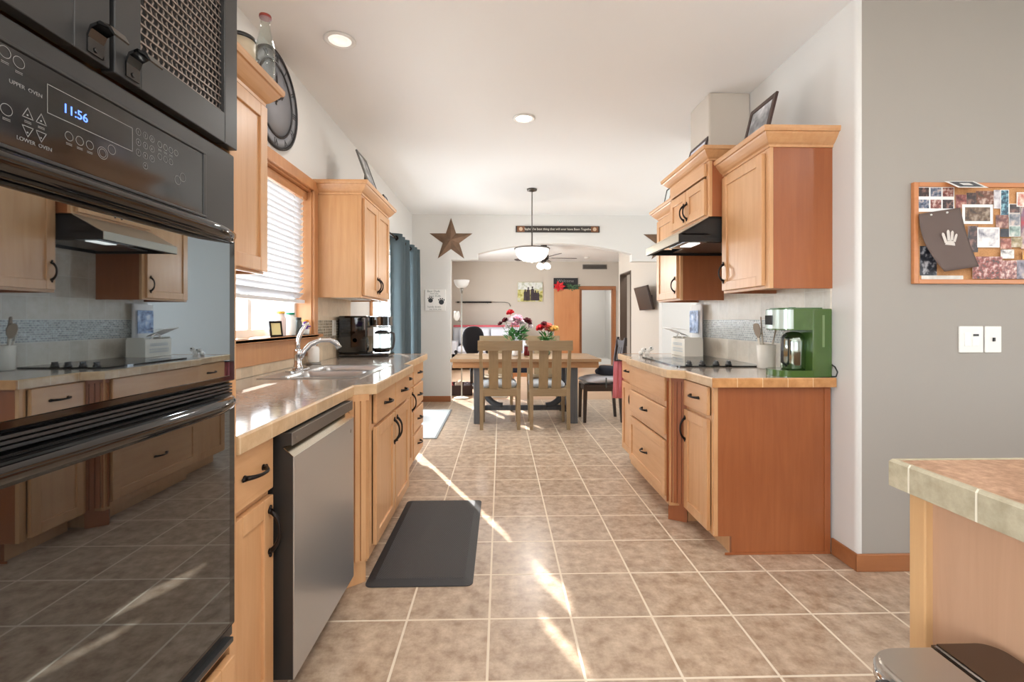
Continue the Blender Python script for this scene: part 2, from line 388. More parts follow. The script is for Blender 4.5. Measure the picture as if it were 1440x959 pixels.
for (xa, za), (xb, zb) in zip(arch, arch[1:]): mb.prism([(xa, za), (xb, zb), (xb, H), (xa, H)], YA, YA+.14, 'XZ')
bmesh.ops.remove_doubles(mb.bm, verts=mb.bm.verts[:], dist=.0005)
struct('wall_back', mb, wall_m)
mb = MB()
for a, b in ((-1.46, 2.16), (3.02, 4.6)): mb.box(a, b, YB, YB+.14, 0, H)
mb.box(2.16, 3.02, YB, YB+.14, 2.04, H); struct('wall_living_back', mb, dim_wall_m)
pierced('wall_living_left', -1.46, XL, 7.14, YB+.14, [(8.3, 10.9, .55, 2.25)])
pierced('wall_living_right', 2.6, 2.72, 7.14, 10.3, [(9.32, 10.15, 0, 2.2)], dim_wall_m)
struct('wall_hall', MB().box(3.7, 3.84, 7.14, YB, 0, H), wall_m)
mb = MB(); mb.box(1.9, 1.98, YB+.14, 15.2, 0, H); mb.box(3.4, 3.48, YB+.14, 15.2, 0, H); mb.box(1.9, 3.48, 15.2, 15.3, 0, H); mb.box(1.9, 3.48, YB+.14, 15.3, H, H+.1); mb.box(1.9, 3.48, YB+.14, 15.3, -.1, 0)
struct('wall_bedroom', mb, wall_m)
pierced('wall_dining_right', 4.46, 4.6, 4.116, 7.0, [(4.5, 6.5, .4, 2.3)])
pierced('wall_nook', 4.46, 4.6, -3.1, 2.23, [(-1.0, 1.2, .35, 2.35)])
mb = MB(); mb.box(-1.46, -.3, -3.1, -2.98, 0, H); mb.box(2.3, 4.6, -3.1, -2.98, 0, H); mb.box(-.3, 2.3, -3.1, -2.98, 0, .5); mb.box(-.3, 2.3, -3.1, -2.98, 2.4, H)
struct('wall_rear', mb, wall_m)
# vent chase above the hood cabinet
struct('wall_chase', MB().box(1.43, XR-.001, 3.2, 3.52, 2.285, H, .012), dim_wall_m)  # darker tone stands for the shade on the chase front
# backsplashes with their mosaic bands
mb = MB(); mb.box(XL, XL+.008, 1.21, KW[0]-.07, .955, 1.40); mb.box(XL, XL+.008, KW[0]-.07, KW[1]+.07, .915, .97); mb.box(XL, XL+.008, KW[1]+.07, 4.12, .915, 1.40)
mb.use(splash_l)
o = struct('wall_backsplash_left', mb, splash_l)
struct('wall_mosaic_left', MB().box(XL+.008, XL+.0105, KW[1]+.075, 4.12, 1.066, 1.21), mosaic_m)
struct('wall_backsplash_right', MB().box(XR-.008, XR, 2.405, 3.93, .915, 1.72), splash_r)
struct('wall_mosaic_right', MB().box(XR-.0105, XR-.008, 2.405, 3.93, 1.068, 1.212), mosaic_r)
# baseboards
def base(name, x0, x1, y0, y1): return struct(name, MB().box(x0, x1, y0, y1, 0, .085, .004), trimwood)
base('baseboard_right', XR-.012, XR, 2.218, 2.395); base('baseboard_nook', XR-.012, 4.45, 2.216, 2.229)
base('baseboard_pier', XL+.01, -.738, YA-.013, YA); base('baseboard_left', XL, XL+.013, 6.75, YA-.014)
base('baseboard_back', 2.42, 4.4, YA-.013, YA)
base('baseboard_living', -1.30, 1.40, YB-.013, YB)

# kitchen window, its casing and sill
w1 = struct_empty('window_1', (XL, 2.68, 1.1))
mb = MB(); y0, y1, z0, z1 = KW; c = .062
mb.box(XL, XL+.02, y1-.004, y1+c, z0-.02, z1+c, .004); mb.box(XL, XL+.02, y0-c, y0+.004, z0-.02, z1+c, .004); mb.box(XL, XL+.022, y0-c-.005, y1+c+.005, z1-.004, z1+c+.004, .004)
mb.box(-1.455, XL+.002, y1-.016, y1-.001, z0, z1); mb.box(-1.455, XL+.002, y0+.001, y0+.016, z0, z1); mb.box(-1.455, XL+.002, y0+.001, y1-.001, z1-.016, z1-.001)
struct('window_casing', mb, casing_m, w1)
mb = MB(); mb.box(-1.455, XL+.05, y0+.002, y1-.002, z0-.002, z0+.018, .003); mb.box(XL, XL+.05, y0-c-.02, y1+c+.02, z0-.004, z0+.018, .004); mb.box(XL, XL+.016, y0-c, y1+c, z0-.125, z0-.006, .003)
struct('window_sill', mb, casing_m, w1)
mb = MB()
for (a, b, e, f) in ((y0+.016, y0+.05, z0+.018, z1-.016), (y1-.05, y1-.016, z0+.018, z1-.016), (y0+.05, y1-.05, z0+.018, z0+.06), (y0+.05, y1-.05, z1-.055, z1-.016), (2.66, 2.70, z0+.06, z1-.05)): mb.box(-1.45, -1.41, a, b, e, f)
struct('window_sash', mb, white_pl, w1)
struct('window_pane', MB().box(-1.434, -1.43, y0+.05, y1-.05, z0+.06, z1-.055), window_glass, w1)
bl = thing('window_blind', (-1.37, 2.68, 2.09), 'white slatted wooden blind lowered over the window above the sink', 'blind')
mb = MB(); mb.box(-1.405, -1.335, y0+.02, y1-.02, 2.035, 2.092, .003); mb.build('headrail', casing_m, bl)
mb = MB(); ns = 19
for i in range(ns):
    z = 2.015-i*.0355; A = Matrix.Translation((-1.372, 2.68, z)) @ Matrix.Rotation(math.radians(-44), 4, 'Y')
    mb.box(-.024, .024, -.592, .592, -.0014, .0014, 0, A)
mb.build('slats', blind_m, bl)
MB().box(-1.398, -1.346, y0+.026, y1-.026, 1.325, 1.347, .004).build('bottom_rail', blind_m, bl)
for yy in (2.25, 3.1): MB().cyl((-1.345, yy, 1.33), (-1.345, yy, 2.04), .0012, seg=6).build('ladder_cord', white_pl, bl)
mb = MB(); mb.cyl((-1.334, 3.2, 1.62), (-1.334, 3.2, 2.04), .0015, seg=6); mb.lathe([(.002, .03), (.006, .02), (.008, 0), (.004, -.004)], (-1.334, 3.2, 1.59), 10); mb.build('pull_cord', offwhite, bl)

# patio door
d1 = struct_empty('door_1', (XL, 5.72, 0)); y0, y1, z0, z1 = PD
mb = MB()
mb.box(-1.45, -1.33, y0, y0+.05, .02, z1); mb.box(-1.45, -1.33, y1-.05, y1, .02, z1); mb.box(-1.45, -1.33, y0, y1, z1-.05, z1); mb.box(-1.45, -1.33, y0, y1, 0, .04)
mb.box(-1.42, -1.37, y0+.05, 5.10, .04, z1-.05); mb.box(-1.42, -1.37, 5.31, 5.45, .04, z1-.05); mb.box(-1.42, -1.37, 5.10, 5.31, .04, .12); mb.box(-1.42, -1.37, 5.10, 5.31, 1.72, 1.80); mb.box(-1.42, -1.37, 5.10, 5.31, z1-.09, z1-.05)
for a in (5.45, 6.06): mb.box(-1.42, -1.37, a+.55, a+.61, .04, z1-.05); mb.box(-1.42, -1.37, a, a+.55, .04, .12); mb.box(-1.42, -1.37, a, a+.55, 1.72, 1.80); mb.box(-1.42, -1.37, a, a+.55, z1-.09, z1-.05)
struct('door_frame', mb, white_pl, d1)
struct('door_pane', MB().box(-1.397, -1.393, 5.10, y1-.05, .12, z1-.09), window_glass, d1)
mb = MB(); mb.box(XL, XL+.018, y0-.06, y0, 0, z1+.06, .003); mb.box(XL, XL+.018, y1, y1+.06, 0, z1+.06, .003); mb.box(XL, XL+.018, y0, y1, z1, z1+.06, .003)
struct('door_casing', mb, casing_m, d1)
# interior doors in the living room
d2 = struct_empty('door_2', (2.59, YB, 0))
mb = MB(); mb.box(2.08, 2.16, YB-.02, YB+.002, 0, 2.04, .004); mb.box(3.02, 3.10, YB-.02, YB+.002, 0, 2.04, .004); mb.box(2.08, 3.10, YB-.02, YB+.002, 2.04, 2.12, .004)
mb.box(2.16, 2.18, YB, YB+.14, 0, 2.04); mb.box(3.0, 3.02, YB, YB+.14, 0, 2.04); mb.box(2.16, 3.02, YB, YB+.14, 2.02, 2.04); struct('door_casing', mb, trimwood, d2)
dl = MB(); dl.box(1.42, 2.10, YB-.115, YB-.075, .01, 2.03, .003); struct('door_leaf', dl, doorwood, d2)
mb = MB(); mb.lathe([(.02, 0), (.02, .01), (.01, .02), (.028, .045), (.02, .06), (.0, .062)], (1.49, YB-.115, .98), 14, 'Y'); 
for v in mb.bm.verts: v.co.y = YB-.115-(v.co.y-(YB-.115))
struct('door_knob', mb, nickel, d2)
d3 = struct_empty('door_3', (2.66, 9.73, 0))
mb = MB(); mb.box(2.585, 2.735, 9.32, 9.345, 0, 2.2); mb.box(2.585, 2.735, 10.125, 10.15, 0, 2.2); mb.box(2.585, 2.735, 9.345, 10.125, 2.175, 2.2); struct('door_jamb', mb, plain('dark_jamb', (92, 78, 68), .5), d3)
d4 = struct_empty('door_4', (3.36, 14.2, 0))
mb = MB(); mb.box(3.36, 3.40, 13.6, 14.4, .01, 2.03); struct('door_leaf', mb, white_paint, d4)
mb = MB(); mb.ball((3.33, 13.7, .98), .03); struct('door_knob', mb, nickel, d4)
for nm, (X, ya, yb, za, zb) in {'added_window_2': (-1.39, 8.3, 10.9, .55, 2.25), 'added_window_6': (-1.39, -2.0, -.2, .9, 2.2), 'added_window_3': (4.53, 4.5, 6.5, .4, 2.3), 'window_4': (4.53, -1.0, 1.2, .35, 2.35)}.items():  # unseen windows; living, left and dining ones added for their light
    w = struct_empty(nm, (X, (ya+yb)/2, za)); mb = MB()
    for (a, b, e, f) in ((ya, ya+.06, za, zb), (yb-.06, yb, za, zb), (ya+.06, yb-.06, za, za+.06), (ya+.06, yb-.06, zb-.06, zb), ((ya+yb)/2-.03, (ya+yb)/2+.03, za+.06, zb-.06)): mb.box(X-.03, X+.03, a, b, e, f)
    struct('window_frame', mb, white_pl, w); struct('window_pane', MB().box(X-.002, X+.002, ya+.06, yb-.06, za+.06, zb-.06), window_glass, w)
w = struct_empty('window_5', (1, -3.04, .5)); mb = MB()
for (a, b, e, f) in ((-.3, -.24, .5, 2.4), (2.24, 2.3, .5, 2.4), (-.24, 2.24, .5, .56), (-.24, 2.24, 2.34, 2.4), (.97, 1.03, .56, 2.34)): mb.box(a, b, -3.07, -3.01, e, f)
struct('window_frame', mb, white_pl, w); struct('window_pane', MB().box(-.24, 2.24, -3.042, -3.038, .56, 2.34), window_glass, w)
# outside
struct('ground', MB().box(-60, 60, -60, 60, -.35, -.2), plain('outdoor_ground', (176, 172, 160), .9, var=.2, bscale=2))
nh = thing('neighbour_house', (-14.5, 15, -.2), 'pale grey neighbouring house seen through the kitchen window', 'house')
MB().box(-18, -12.5, 9, 22.3, -.2, 2.3).build('siding', plain('siding', (150, 153, 158), .7), nh)
mb = MB(); mb.prism([(8.6, 2.3), (22.7, 2.3), (20.2, 4.4), (11, 4.4)], -18.3, -12.2, 'YZ'); mb.build('roof', plain('shingle', (150, 152, 156), .8, var=.2, bscale=5), nh)

# ------------------------------------------------------------------ cabinet builders
def shaker(mb, xf, nx, y0, y1, z0, z1, st=.055, th=.02, rec=.009):
    """framed door with a recessed flat panel; xf front face, nx the way it faces"""
    xb = xf-nx*th
    mb.box(xb, xf, y0, y0+st, z0, z1, .0025); mb.box(xb, xf, y1-st, y1, z0, z1, .0025)
    mb.box(xb, xf, y0+st, y1-st, z0, z0+st, .0025); mb.box(xb, xf, y0+st, y1-st, z1-st, z1, .0025)
    mb.box(xb, xf-nx*rec, y0+st-.002, y1-st+.002, z0+st-.002, z1-st+.002)
def slab(mb, xf, nx, y0, y1, z0, z1, th=.02): mb.box(xf-nx*th, xf, y0, y1, z0, z1, .004)
def pull(parent, xf, nx, y, z, axis, L=.1, name='handle'):
    mb = MB(); pts = []; rs = []
    for i in range(13):
        t = -1+2*i/12; out = .004+.026*(1-abs(t)**2.6); rs.append(.0048+.0028*abs(t)**2)
        d = t*L/2
        pts.append((xf+nx*out, y+(d if axis == 'Y' else 0), z+(d if axis == 'Z' else 0)))
    mb.tube(pts, rs, 8)
    for t in (-1, 1):
        d = t*L/2; c = (xf, y+(d if axis == 'Y' else 0), z+(d if axis == 'Z' else 0))
        mb.cyl(c, (c[0]+nx*.007, c[1], c[2]), .0095, .007, 12)
        e = t*(L/2+.011); mb.ball((xf+nx*.004, y+(e if axis == 'Y' else 0), z+(e if axis == 'Z' else 0)), .0065, (.6, 1, 1), 8)
    return mb.build(name, bronze, parent)
def front(parent, kind, xf, nx, y0, y1, z0, z1, handle=None, mat=None, L=.1):
    mb = MB(); horiz = kind != 'door'
    if kind == 'slab': slab(mb, xf, nx, y0, y1, z0, z1)
    else: shaker(mb, xf, nx, y0, y1, z0, z1)
    o = mb.build('door' if kind == 'door' else 'drawer', mat or (maple_h if horiz else maple), parent)
    if handle:
        a = handle[0]
        pull(o, xf, nx, handle[1], handle[2], a, L)
    return o
def crown(parent, xf, nx, xw, y0, y1, z, h=.092, fl=.062, mat=None, both=True):
    prof = [(0, 0), (.006, 0), (.008, .012), (.018, .02), (.030, .034), (.046, .056), (.050, .064), (.058, .066), (fl, .078), (fl, h), (0, h)]
    k = h/.092; mb = MB(); rows = []
    for o, dz in prof:
        X = xf+nx*o; zz = z+dz*k if dz < h else z+h
        rows.append([(xw, y0-o, zz), (X, y0-o, zz), (X, y1+o, zz), (xw, y1+o, zz)])
    vs = [v for r in rows for v in r]; fs = []
    for i in range(len(rows)-1):
        for j in range(3): fs.append((i*4+j, i*4+j+1, (i+1)*4+j+1, (i+1)*4+j))
    n = (len(rows)-1)*4; fs.append((n, n+1, n+2, n+3)); fs.append((3, 2, 1, 0))
    mb.add(vs, fs); return mb.build('crown_molding', mat or maple_h, parent)
def wall_cab(label, xw, xf, nx, y0, y1, z0, z1, doors, crown_h=.092, side=maple, hinge=None):
    """doors: list of (y0,y1,z0,z1,handle)"""
    r = thing('wall_cabinet', ((xw+xf)/2, (y0+y1)/2, z0), label, 'cabinet')
    t = .018
    mb = MB()
    mb.use(side); mb.box(xw, xf-nx*.02, y0, y0+t, z0, z1); mb.box(xw, xf-nx*.02, y1-t, y1, z0, z1)
    mb.use(maple); mb.box(xw, xf-nx*.02, y0+t, y1-t, z0+.02, z0+.036); mb.box(xw, xf-nx*.02, y0+t, y1-t, z1-t, z1); mb.box(xw, xw+nx*.006, y0+t, y1-t, z0+.036, z1-t)
    mb.build('body', None, r)
    mb = MB(); st = .04
    mb.box(xf-nx*.02, xf, y0, y0+st, z0, z1, .0015); mb.box(xf-nx*.02, xf, y1-st, y1, z0, z1, .0015); mb.box(xf-nx*.02, xf, y0+st, y1-st, z0, z0+.045, .0015); mb.box(xf-nx*.02, xf, y0+st, y1-st, z1-.05, z1, .0015)
    mb.build('face_frame', maple, r)
    for (a, b, c, d, hd) in doors: front(r, 'door' if d-c > .2 else 'slab', xf+nx*.02, nx, a, b, c, d, hd)
    crown(r, xf+nx*.0, nx, xw, y0, y1, z1-.002, crown_h)
    return r
def base_body(r, xw, xf, nx, y0, y1, toe=.07, near=None, far=None, z1=.872, frame=True):
    """box of a base cabinet with a toe kick; near/far say a panel material for an end that shows"""
    t = .018; mb = MB(); xi = xf-nx*.02
    for yy, m in ((y0, near or maple), (y1-t, far or maple)):
        mb.use(m); P = [(xw, .0), (xi-nx*toe, 0), (xi-nx*toe, .095), (xi, .095), (xi, z1), (xw, z1)]; mb.prism(P, yy, yy+t, 'XZ')
    mb.use(maple); mb.box(xw, xi, y0+t, y1-t, .095, .113); mb.box(xi-nx*toe, xi-nx*(toe+.015), y0+t, y1-t, 0, .095)
    mb.build('body', None, r)
    if frame:
        mb = MB(); st = .035
        mb.box(xi, xf, y0, y0+st, .095, z1, .0015); mb.box(xi, xf, y1-st, y1, .095, z1, .0015); mb.box(xi, xf, y0+st, y1-st, .095, .13, .0015); mb.box(xi, xf, y0+st, y1-st, z1-.02, z1, .0015); mb.box(xi, xf, y0+st, y1-st, .68, .71, .0015)
        mb.build('face_frame', maple, r)
def fluted(parent, p0, p1, z0, z1, mat):
    """fluted pilaster across a slanted corner from plan point p0 to p1"""
    p0 = Vector((*p0, 0)); p1 = Vector((*p1, 0)); d = (p1-p0); L = d.length; d.normalize(); nrm = Vector((d.y, -d.x, 0))
    if nrm.y > 0: nrm = -nrm
    pts = []; n = 4; wdt = L/(n+.6)
    for i in range(n):
        s0 = wdt*(.3+i); pts += [(s0, 0.012), (s0+wdt*.72, .012), (s0+wdt*.78, .002), (s0+wdt*.95, .002)]
    pts = [(0, .012)]+pts+[(L, .012), (L, -.02), (0, -.02)]
    poly = [((p0+d*s+nrm*o).x, (p0+d*s+nrm*o).y) for s, o in pts]
    mb = MB(); mb.prism(poly, z0, z1, 'XY')
    q = [(p0+d*s+nrm*o) for s, o in ((0, .012), (L, .012), (L, -.03), (0, -.03))]
    mb.prism([(a.x, a.y) for a in q], z1, z1+.03, 'XY')
    q = [(p0+d*s+nrm*o) for s, o in ((0.004, -.014), (L-.004, -.014), (L-.004, -.05), (0.004, -.05))]
    mb.prism([(a.x, a.y) for a in q], 0.001, z0, 'XY')
    return mb.build('pilaster', mat, parent)
# text / drawing planes: columns are right, up, out
def plane(o, kind):
    R = {'+X': ((0, 1, 0), (0, 0, 1), (1, 0, 0)), '-X': ((0, -1, 0), (0, 0, 1), (-1, 0, 0)), '-Y': ((1, 0, 0), (0, 0, 1), (0, -1, 0)), '+Z': ((1, 0, 0), (0, 1, 0), (0, 0, 1))}[kind]
    return Matrix.Translation(o) @ Matrix([[R[0][i], R[1][i], R[2][i], 0] for i in range(3)]+[[0, 0, 0, 1]])
def ring(mb, M, r, w=.0012, seg=20, th=.0005, n0=0, arc=1.):
    vs = []; fs = []
    for i in range(seg):
        a = 2*PI*i/seg
        for q in (r, r-w): vs.append(M @ Vector((q*math.cos(a), q*math.sin(a), th)))
    for i in range(seg):
        j = (i+1) % seg; fs.append((2*i, 2*j, 2*j+1, 2*i+1))
    mb.add(vs, fs)
def loop(mb, M, pts, w=.0012, th=.0005):
    """outline of a polygon drawn as a thin band"""
    n = len(pts)
    for i in range(n):
        a = Vector((*pts[i], 0)); b = Vector((*pts[(i+1) % n], 0)); d = (b-a).normalized(); q = Vector((-d.y, d.x, 0))*w/2; e = d*w/2
        z = Vector((0, 0, th)); mb.add([M @ (a-q-e+z), M @ (b-q+e+z), M @ (b+q+e+z), M @ (a+q-e+z)], [(0, 1, 2, 3)])
def rect(mb, M, x0, x1, y0, y1, th=.0005): mb.add([M @ Vector((x0, y0, th)), M @ Vector((x1, y0, th)), M @ Vector((x1, y1, th)), M @ Vector((x0, y1, th))], [(0, 1, 2, 3)])

# ================================================================== LEFT SIDE
# ---- oven tower
tw = thing('oven_cabinet', (-.98, .78, 0), 'tall light wood cabinet housing the black double wall oven', 'cabinet')
mb = MB(); mb.box(-1.30, -.69, 1.187, 1.205, 0, 2.20); mb.box(-1.30, -.69, .385, .403, 0, 2.20); mb.box(-1.30, -.69, .403, 1.187, 2.18, 2.20); mb.box(-1.30, -1.29, .403, 1.187, .1, 2.18)
mb.box(-1.29, -.69, .403, 1.187, .42, .436); mb.box(-1.29, -.69, .403, 1.187, 1.616, 1.621); mb.box(-.77, -.755, .403, 1.187, 0, .10); mb.build('body', maple, tw)
mb = MB(); mb.box(-.69, -.668, 1.177, 1.206, .10, 2.20, .0015); mb.box(-.69, -.668, .385, .414, .10, 2.20, .0015); mb.box(-.69, -.668, .414, 1.177, .405, .437, .0015); mb.box(-.69, -.668, .414, 1.177, 2.04, 2.20, .0015); mb.build('face_frame', maple, tw)
front(tw, 'drawer', -.648, 1, .43, 1.165, .12, .395)
crown(tw, -.668, 1, -1.30, .385, 1.2055, 2.198)
for k, (a, b, ya, yb) in enumerate(((.418, .797, .47, .731), (.807, 1.175, .865, 1.123))):
    mb = MB(); z0, z1, za, zb = 1.626, 2.036, 1.697, 1.97; x0, x1 = -.672, -.648
    mb.box(x0, x1, a, ya, z0, z1, .002); mb.box(x0, x1, yb, b, z0, z1, .002); mb.box(x0, x1, ya, yb, z0, za, .002); mb.box(x0, x1, ya, yb, zb, z1, .002)
    d = mb.build('door', black_satin, tw)
    mb = MB(); w = .0022; xm = -.659; zz = za+.004
    while zz < zb: mb.box(xm, xm+.002, ya, yb, zz, zz+.0032); zz += .0165
    n = int((yb-ya)/.0142)
    for i in range(n+1):
        yy = ya+(yb-ya)*i/n
        zq = za; k2 = 0
        while zq < zb-.001:
            ze = min(zq+.0165, zb); o = .0035 if k2 % 2 else -.0035
            mb.prism([(max(ya, yy-.0016+o), zq), (min(yb, yy+.0016+o), zq), (min(yb, yy+.0016-o), ze), (max(ya, yy-.0016-o), ze)], xm-.003, xm-.001, 'YZ'); zq = ze; k2 += 1
    mb.build('mesh_panel', mesh_metal, d)
    MB().box(-.6685, -.667, ya, yb, za, zb).build('backing', black_matte, d)
    yc = (.767, .843)[k]; mb = MB(); pts = []
    for i in range(11):
        t = i/10; ang = PI*.95*t
        pts.append((-.648+.004+.030*math.sin(ang*.5)**1.2+.004*t, 1.634+.018+.022*math.sin(ang), 0))
    prof = [(-.6475, 1.632), (-.645, 1.632), (-.645, 1.655), (-.640, 1.668), (-.628, 1.674), (-.614, 1.668), (-.606, 1.657), (-.604, 1.659), (-.611, 1.672), (-.627, 1.679), (-.642, 1.673), (-.6475, 1.658)]
    mb.prism(prof, yc-.015, yc+.015, 'XZ'); mb.cyl((-.6455, yc, 1.64), (-.643, yc, 1.64), .004, seg=10); mb.build('handle', black_gloss, d)
# ---- double oven
ov = thing('double_oven', (-.95, .796, .44), 'black double wall oven with glass doors built into the tall wood cabinet', 'oven')
Y0, Y1 = .417, 1.1755
MB().box(-1.22, -.674, Y0+.01, Y1-.005, .445, 1.61).build('body', black_matte, ov)
mb = MB(); mb.use(black_satin)
mb.box(-.674, -.655, Y0, Y1, 1.425, 1.613, .004)
cp = mb.build('control_panel', None, ov)
mb = MB(); mb.box(-.656, -.6512, .50, 1.046, 1.441, 1.574, .0015); MB_ = mb.build('control_glass', panel_m, cp)
mb = MB()
for (a, b, c, d) in ((.49, 1.056, 1.574, 1.580), (.49, 1.056, 1.435, 1.441), (1.046, 1.056, 1.441, 1.574)): mb.box(-.656, -.649, a, b, c, d, .0015)
mb.build('bezel', black_satin, cp)
M = plane((-.6512, 0, 0), '+X')
mb = MB(); loop(mb, M, [(.692, 1.508), (.848, 1.508), (.848, 1.549), (.692, 1.549)])
for (y, z, up) in ((.664, 1.494, 1), (.683, 1.494, 1), (.664, 1.470, -1), (.683, 1.470, -1)):
    loop(mb, M, [(y-.0075, z-.006*up), (y+.0075, z-.006*up), (y, z+.008*up)], .0011); mb.text('.', .02, plane((-.651, y, z+.003), '+X'), .0002)
for i in range(3):
    for j in range(4):
        if j == 3 and i != 1: continue
        ring(mb, M.copy() @ Matrix.Translation((.862+i*.0165, 1.548-j*.0185, 0)), .0062, .0008); mb.text(str(i+1+3*j if j < 3 else 0), .006, plane((-.651, .862+i*.0165, 1.548-j*.0185), '+X'), .0002)
for (y, z, r) in ((.634, 1.562, .008), (.652, 1.558, .008), (.636, 1.487, .008), (.726, 1.487, .007), (.744, 1.487, .007), (.762, 1.487, .007), (.786, 1.483, .010), (.804, 1.495, .008), (.786, 1.483, .007), (.915, 1.545, .006), (.930, 1.545, .006), (.945, 1.545, .006), (.960, 1.545, .006), (.915, 1.522, .006), (.930, 1.522, .006), (.945, 1.522, .006), (.965, 1.492, .009), (.980, 1.502, .009)):
    ring(mb, M.copy() @ Matrix.Translation((y, z, 0)), r, .0009)
for (y, z) in ((.634, 1.548), (.652, 1.544), (.636, 1.474), (.726, 1.475), (.744, 1.475), (.762, 1.475), (.915, 1.534), (.930, 1.534), (.945, 1.534), (.664, 1.482), (.683, 1.482)):
    rect(mb, M, y-.005, y+.005, z-.0012, z-.0004); rect(mb, M, y-.005, y+.005, z+.0008, z+.0016)
mb.text('LOWER  OVEN', .0075, plane((-.6508, .674, 1.456), '+X'), .0002); mb.text('UPPER  OVEN', .0075, plane((-.6508, .662, 1.527), '+X'), .0002)
mb.build('panel_markings', print_white, cp)
MB().text('11:56', .0195, plane((-.6506, .737, 1.526), '+X'), .0003).build('clock_digits', led_blue, cp)
def oven_door(z0, z1, zh, gm_):
    mb = MB(); mb.box(-.674, -.652, Y0+.002, Y1-.002, z0, z1, .004); d = mb.build('door', black_gloss, ov)
    MB().box(-.652, -.6475, Y0+.02, Y1-.032, z0+.014, z1-.008, .002).build('door_glass', gm_, d)
    mb = MB(); vs = []; n = 28; prof = [(0, -.014), (.5, -.019), (.8, -.016), (1.0, -.004), (1.0, .006), (.75, .014), (.4, .018), (0, .018)]; m = len(prof)
    for i in range(n+1):
        y = Y0+.012+(Y1-Y0-.03)*i/n; e = min(y-Y0-.012, Y1-.018-y); out = .044*min(1, (max(e, 0)/.11))**.5*1.0+.004
        for px, pz in prof: vs.append((-.652+out*px, y, zh+pz*(.75+.25*min(1, e/.1))))
    fs = [(i*m+j, i*m+(j+1) % m, (i+1)*m+(j+1) % m, (i+1)*m+j) for i in range(n) for j in range(m)]+[tuple(range(m))[::-1], tuple(n*m+j for j in range(m))]
    mb.add(vs, fs, True); mb.build('handle', black_gloss, d)
    return d
oven_door(1.062, 1.422, 1.408, oven_glass_up); oven_door(.468, 1.026, 1.018, oven_glass)
mb = MB()
for i in range(4): mb.box(-.672, -.655, Y0+.01, Y1-.01, 1.030+i*.0075, 1.0345+i*.0075)
mb.build('vent_louvres', black_satin, ov)
mb = MB(); mb.box(-.674, -.660, Y0, Y1, .438, .466, .002); mb.box(-.66, -.640, Y0+.03, Y1-.03, .440, .452, .002); mb.build('bottom_trim', black_satin, ov)

# ---- base cabinets, dishwasher
FX = -.705
b1 = thing('base_cabinet', (-1.0, 1.325, 0), 'narrow wood base cabinet between the oven tower and the dishwasher', 'cabinet')
base_body(b1, XL+.012, FX, 1, 1.207, 1.445)
front(b1, 'slab', FX+.02, 1, 1.214, 1.438, .705, .858, ('Y', 1.326, .785)); front(b1, 'door', FX+.02, 1, 1.214, 1.438, .115, .685, ('Z', 1.412, .585), None, .12)
dw = thing('dishwasher', (-.97, 1.755, 0), 'stainless steel dishwasher under the counter left of the rubber mat', 'dishwasher')
MB().box(-1.28, -.70, 1.455, 2.055, .10, .862).build('tub', steel_dark, dw)
mb = MB(); mb.prism([(-.70, .105), (-.638, .105), (-.638, .788), (-.668, .815), (-.668, .822), (-.642, .826), (-.642, .862), (-.70, .862)], 1.462, 2.05, 'XZ'); dd = mb.build('door', steel_dark, dw)
mb = MB(); mb.box(-.6385, -.6345, 1.462, 2.05, .105, .789, .001); mb.build('door_skin', steel, dd)
mb = MB(); mb.prism([(-.6345, .789), (-.6365, .7895), (-.6662, .8155), (-.6648, .817)], 1.462, 2.05, 'XZ'); mb.build('pocket_handle', brushed('handle_steel', (200, 190, 172), .2, 'Y'), dd)
mb = MB(); mb.box(-.643, -.639, 1.462, 2.05, .824, .863, .001); mb.build('control_strip', brushed('strip_steel', (140, 140, 140), .35, 'Y'), dd)
for yy in (1.49, 2.0): MB().cyl((-.639, yy, .842), (-.6375, yy, .842), .004).build('indicator', nickel, dd)
MB().cyl((-.6347, 2.01, .74), (-.6338, 2.01, .74), .008).build('badge', nickel, dd)
MB().box(-.80, -.765, 1.455, 2.055, .0, .10).build('toe_panel', trimwood, dw)

sb = thing('sink_cabinet', (-.95, 2.66, 0), 'wood sink base cabinet with fluted corner and two doors behind the rubber mat', 'cabinet')
base_body(sb, XL+.012, -.617, 1, 2.19, 3.135)
MB().box(-.641, -.6165, 2.225, 2.27, .13, .872, .0015).build('corner_stile', maple, sb); MB().box(-.641, -.6165, 2.665, 2.715, .13, .68, .0015).build('center_stile', maple, sb)
fluted(sb, (-.712, 2.105), (-.612, 2.185), .115, .842, maple)
fs = -.597
front(sb, 'slab', fs, 1, 2.285, 2.682, .712, .858, ('Y', 2.49, .785)); front(sb, 'slab', fs, 1, 2.698, 3.095, .712, .858, ('Y', 2.90, .785))
front(sb, 'door', fs, 1, 2.285, 2.682, .125, .692, ('Z', 2.655, .59), None, .12); front(sb, 'door', fs, 1, 2.698, 3.095, .125, .692, ('Z', 2.725, .59), None, .12)
b2 = thing('base_cabinet', (-.98, 3.38, 0), 'narrow wood base cabinet between the sink cabinet and the end drawers', 'cabinet')
base_body(b2, XL+.012, -.688, 1, 3.14, 3.62)
front(b2, 'slab', -.668, 1, 3.22, 3.60, .712, .858, ('Y', 3.41, .785)); front(b2, 'door', -.668, 1, 3.22, 3.60, .125, .692, ('Z', 3.57, .59), None, .12)
b3 = thing('drawer_cabinet', (-.98, 3.86, 0), 'wood base cabinet with four drawers at the patio end of the sink counter', 'cabinet')
base_body(b3, XL+.012, -.688, 1, 3.625, 4.10, frame=False)
mb = MB()
for (a, b, c, d) in ((3.625, 3.66, .095, .872), (4.065, 4.10, .095, .872), (3.66, 4.065, .095, .13), (3.66, 4.065, .855, .872)): mb.box(-.708, -.688, a, b, c, d, .0015)
for z in (.30, .49, .68): mb.box(-.708, -.688, 3.66, 4.065, z, z+.03, .0015)
mb.build('face_frame', maple, b3)
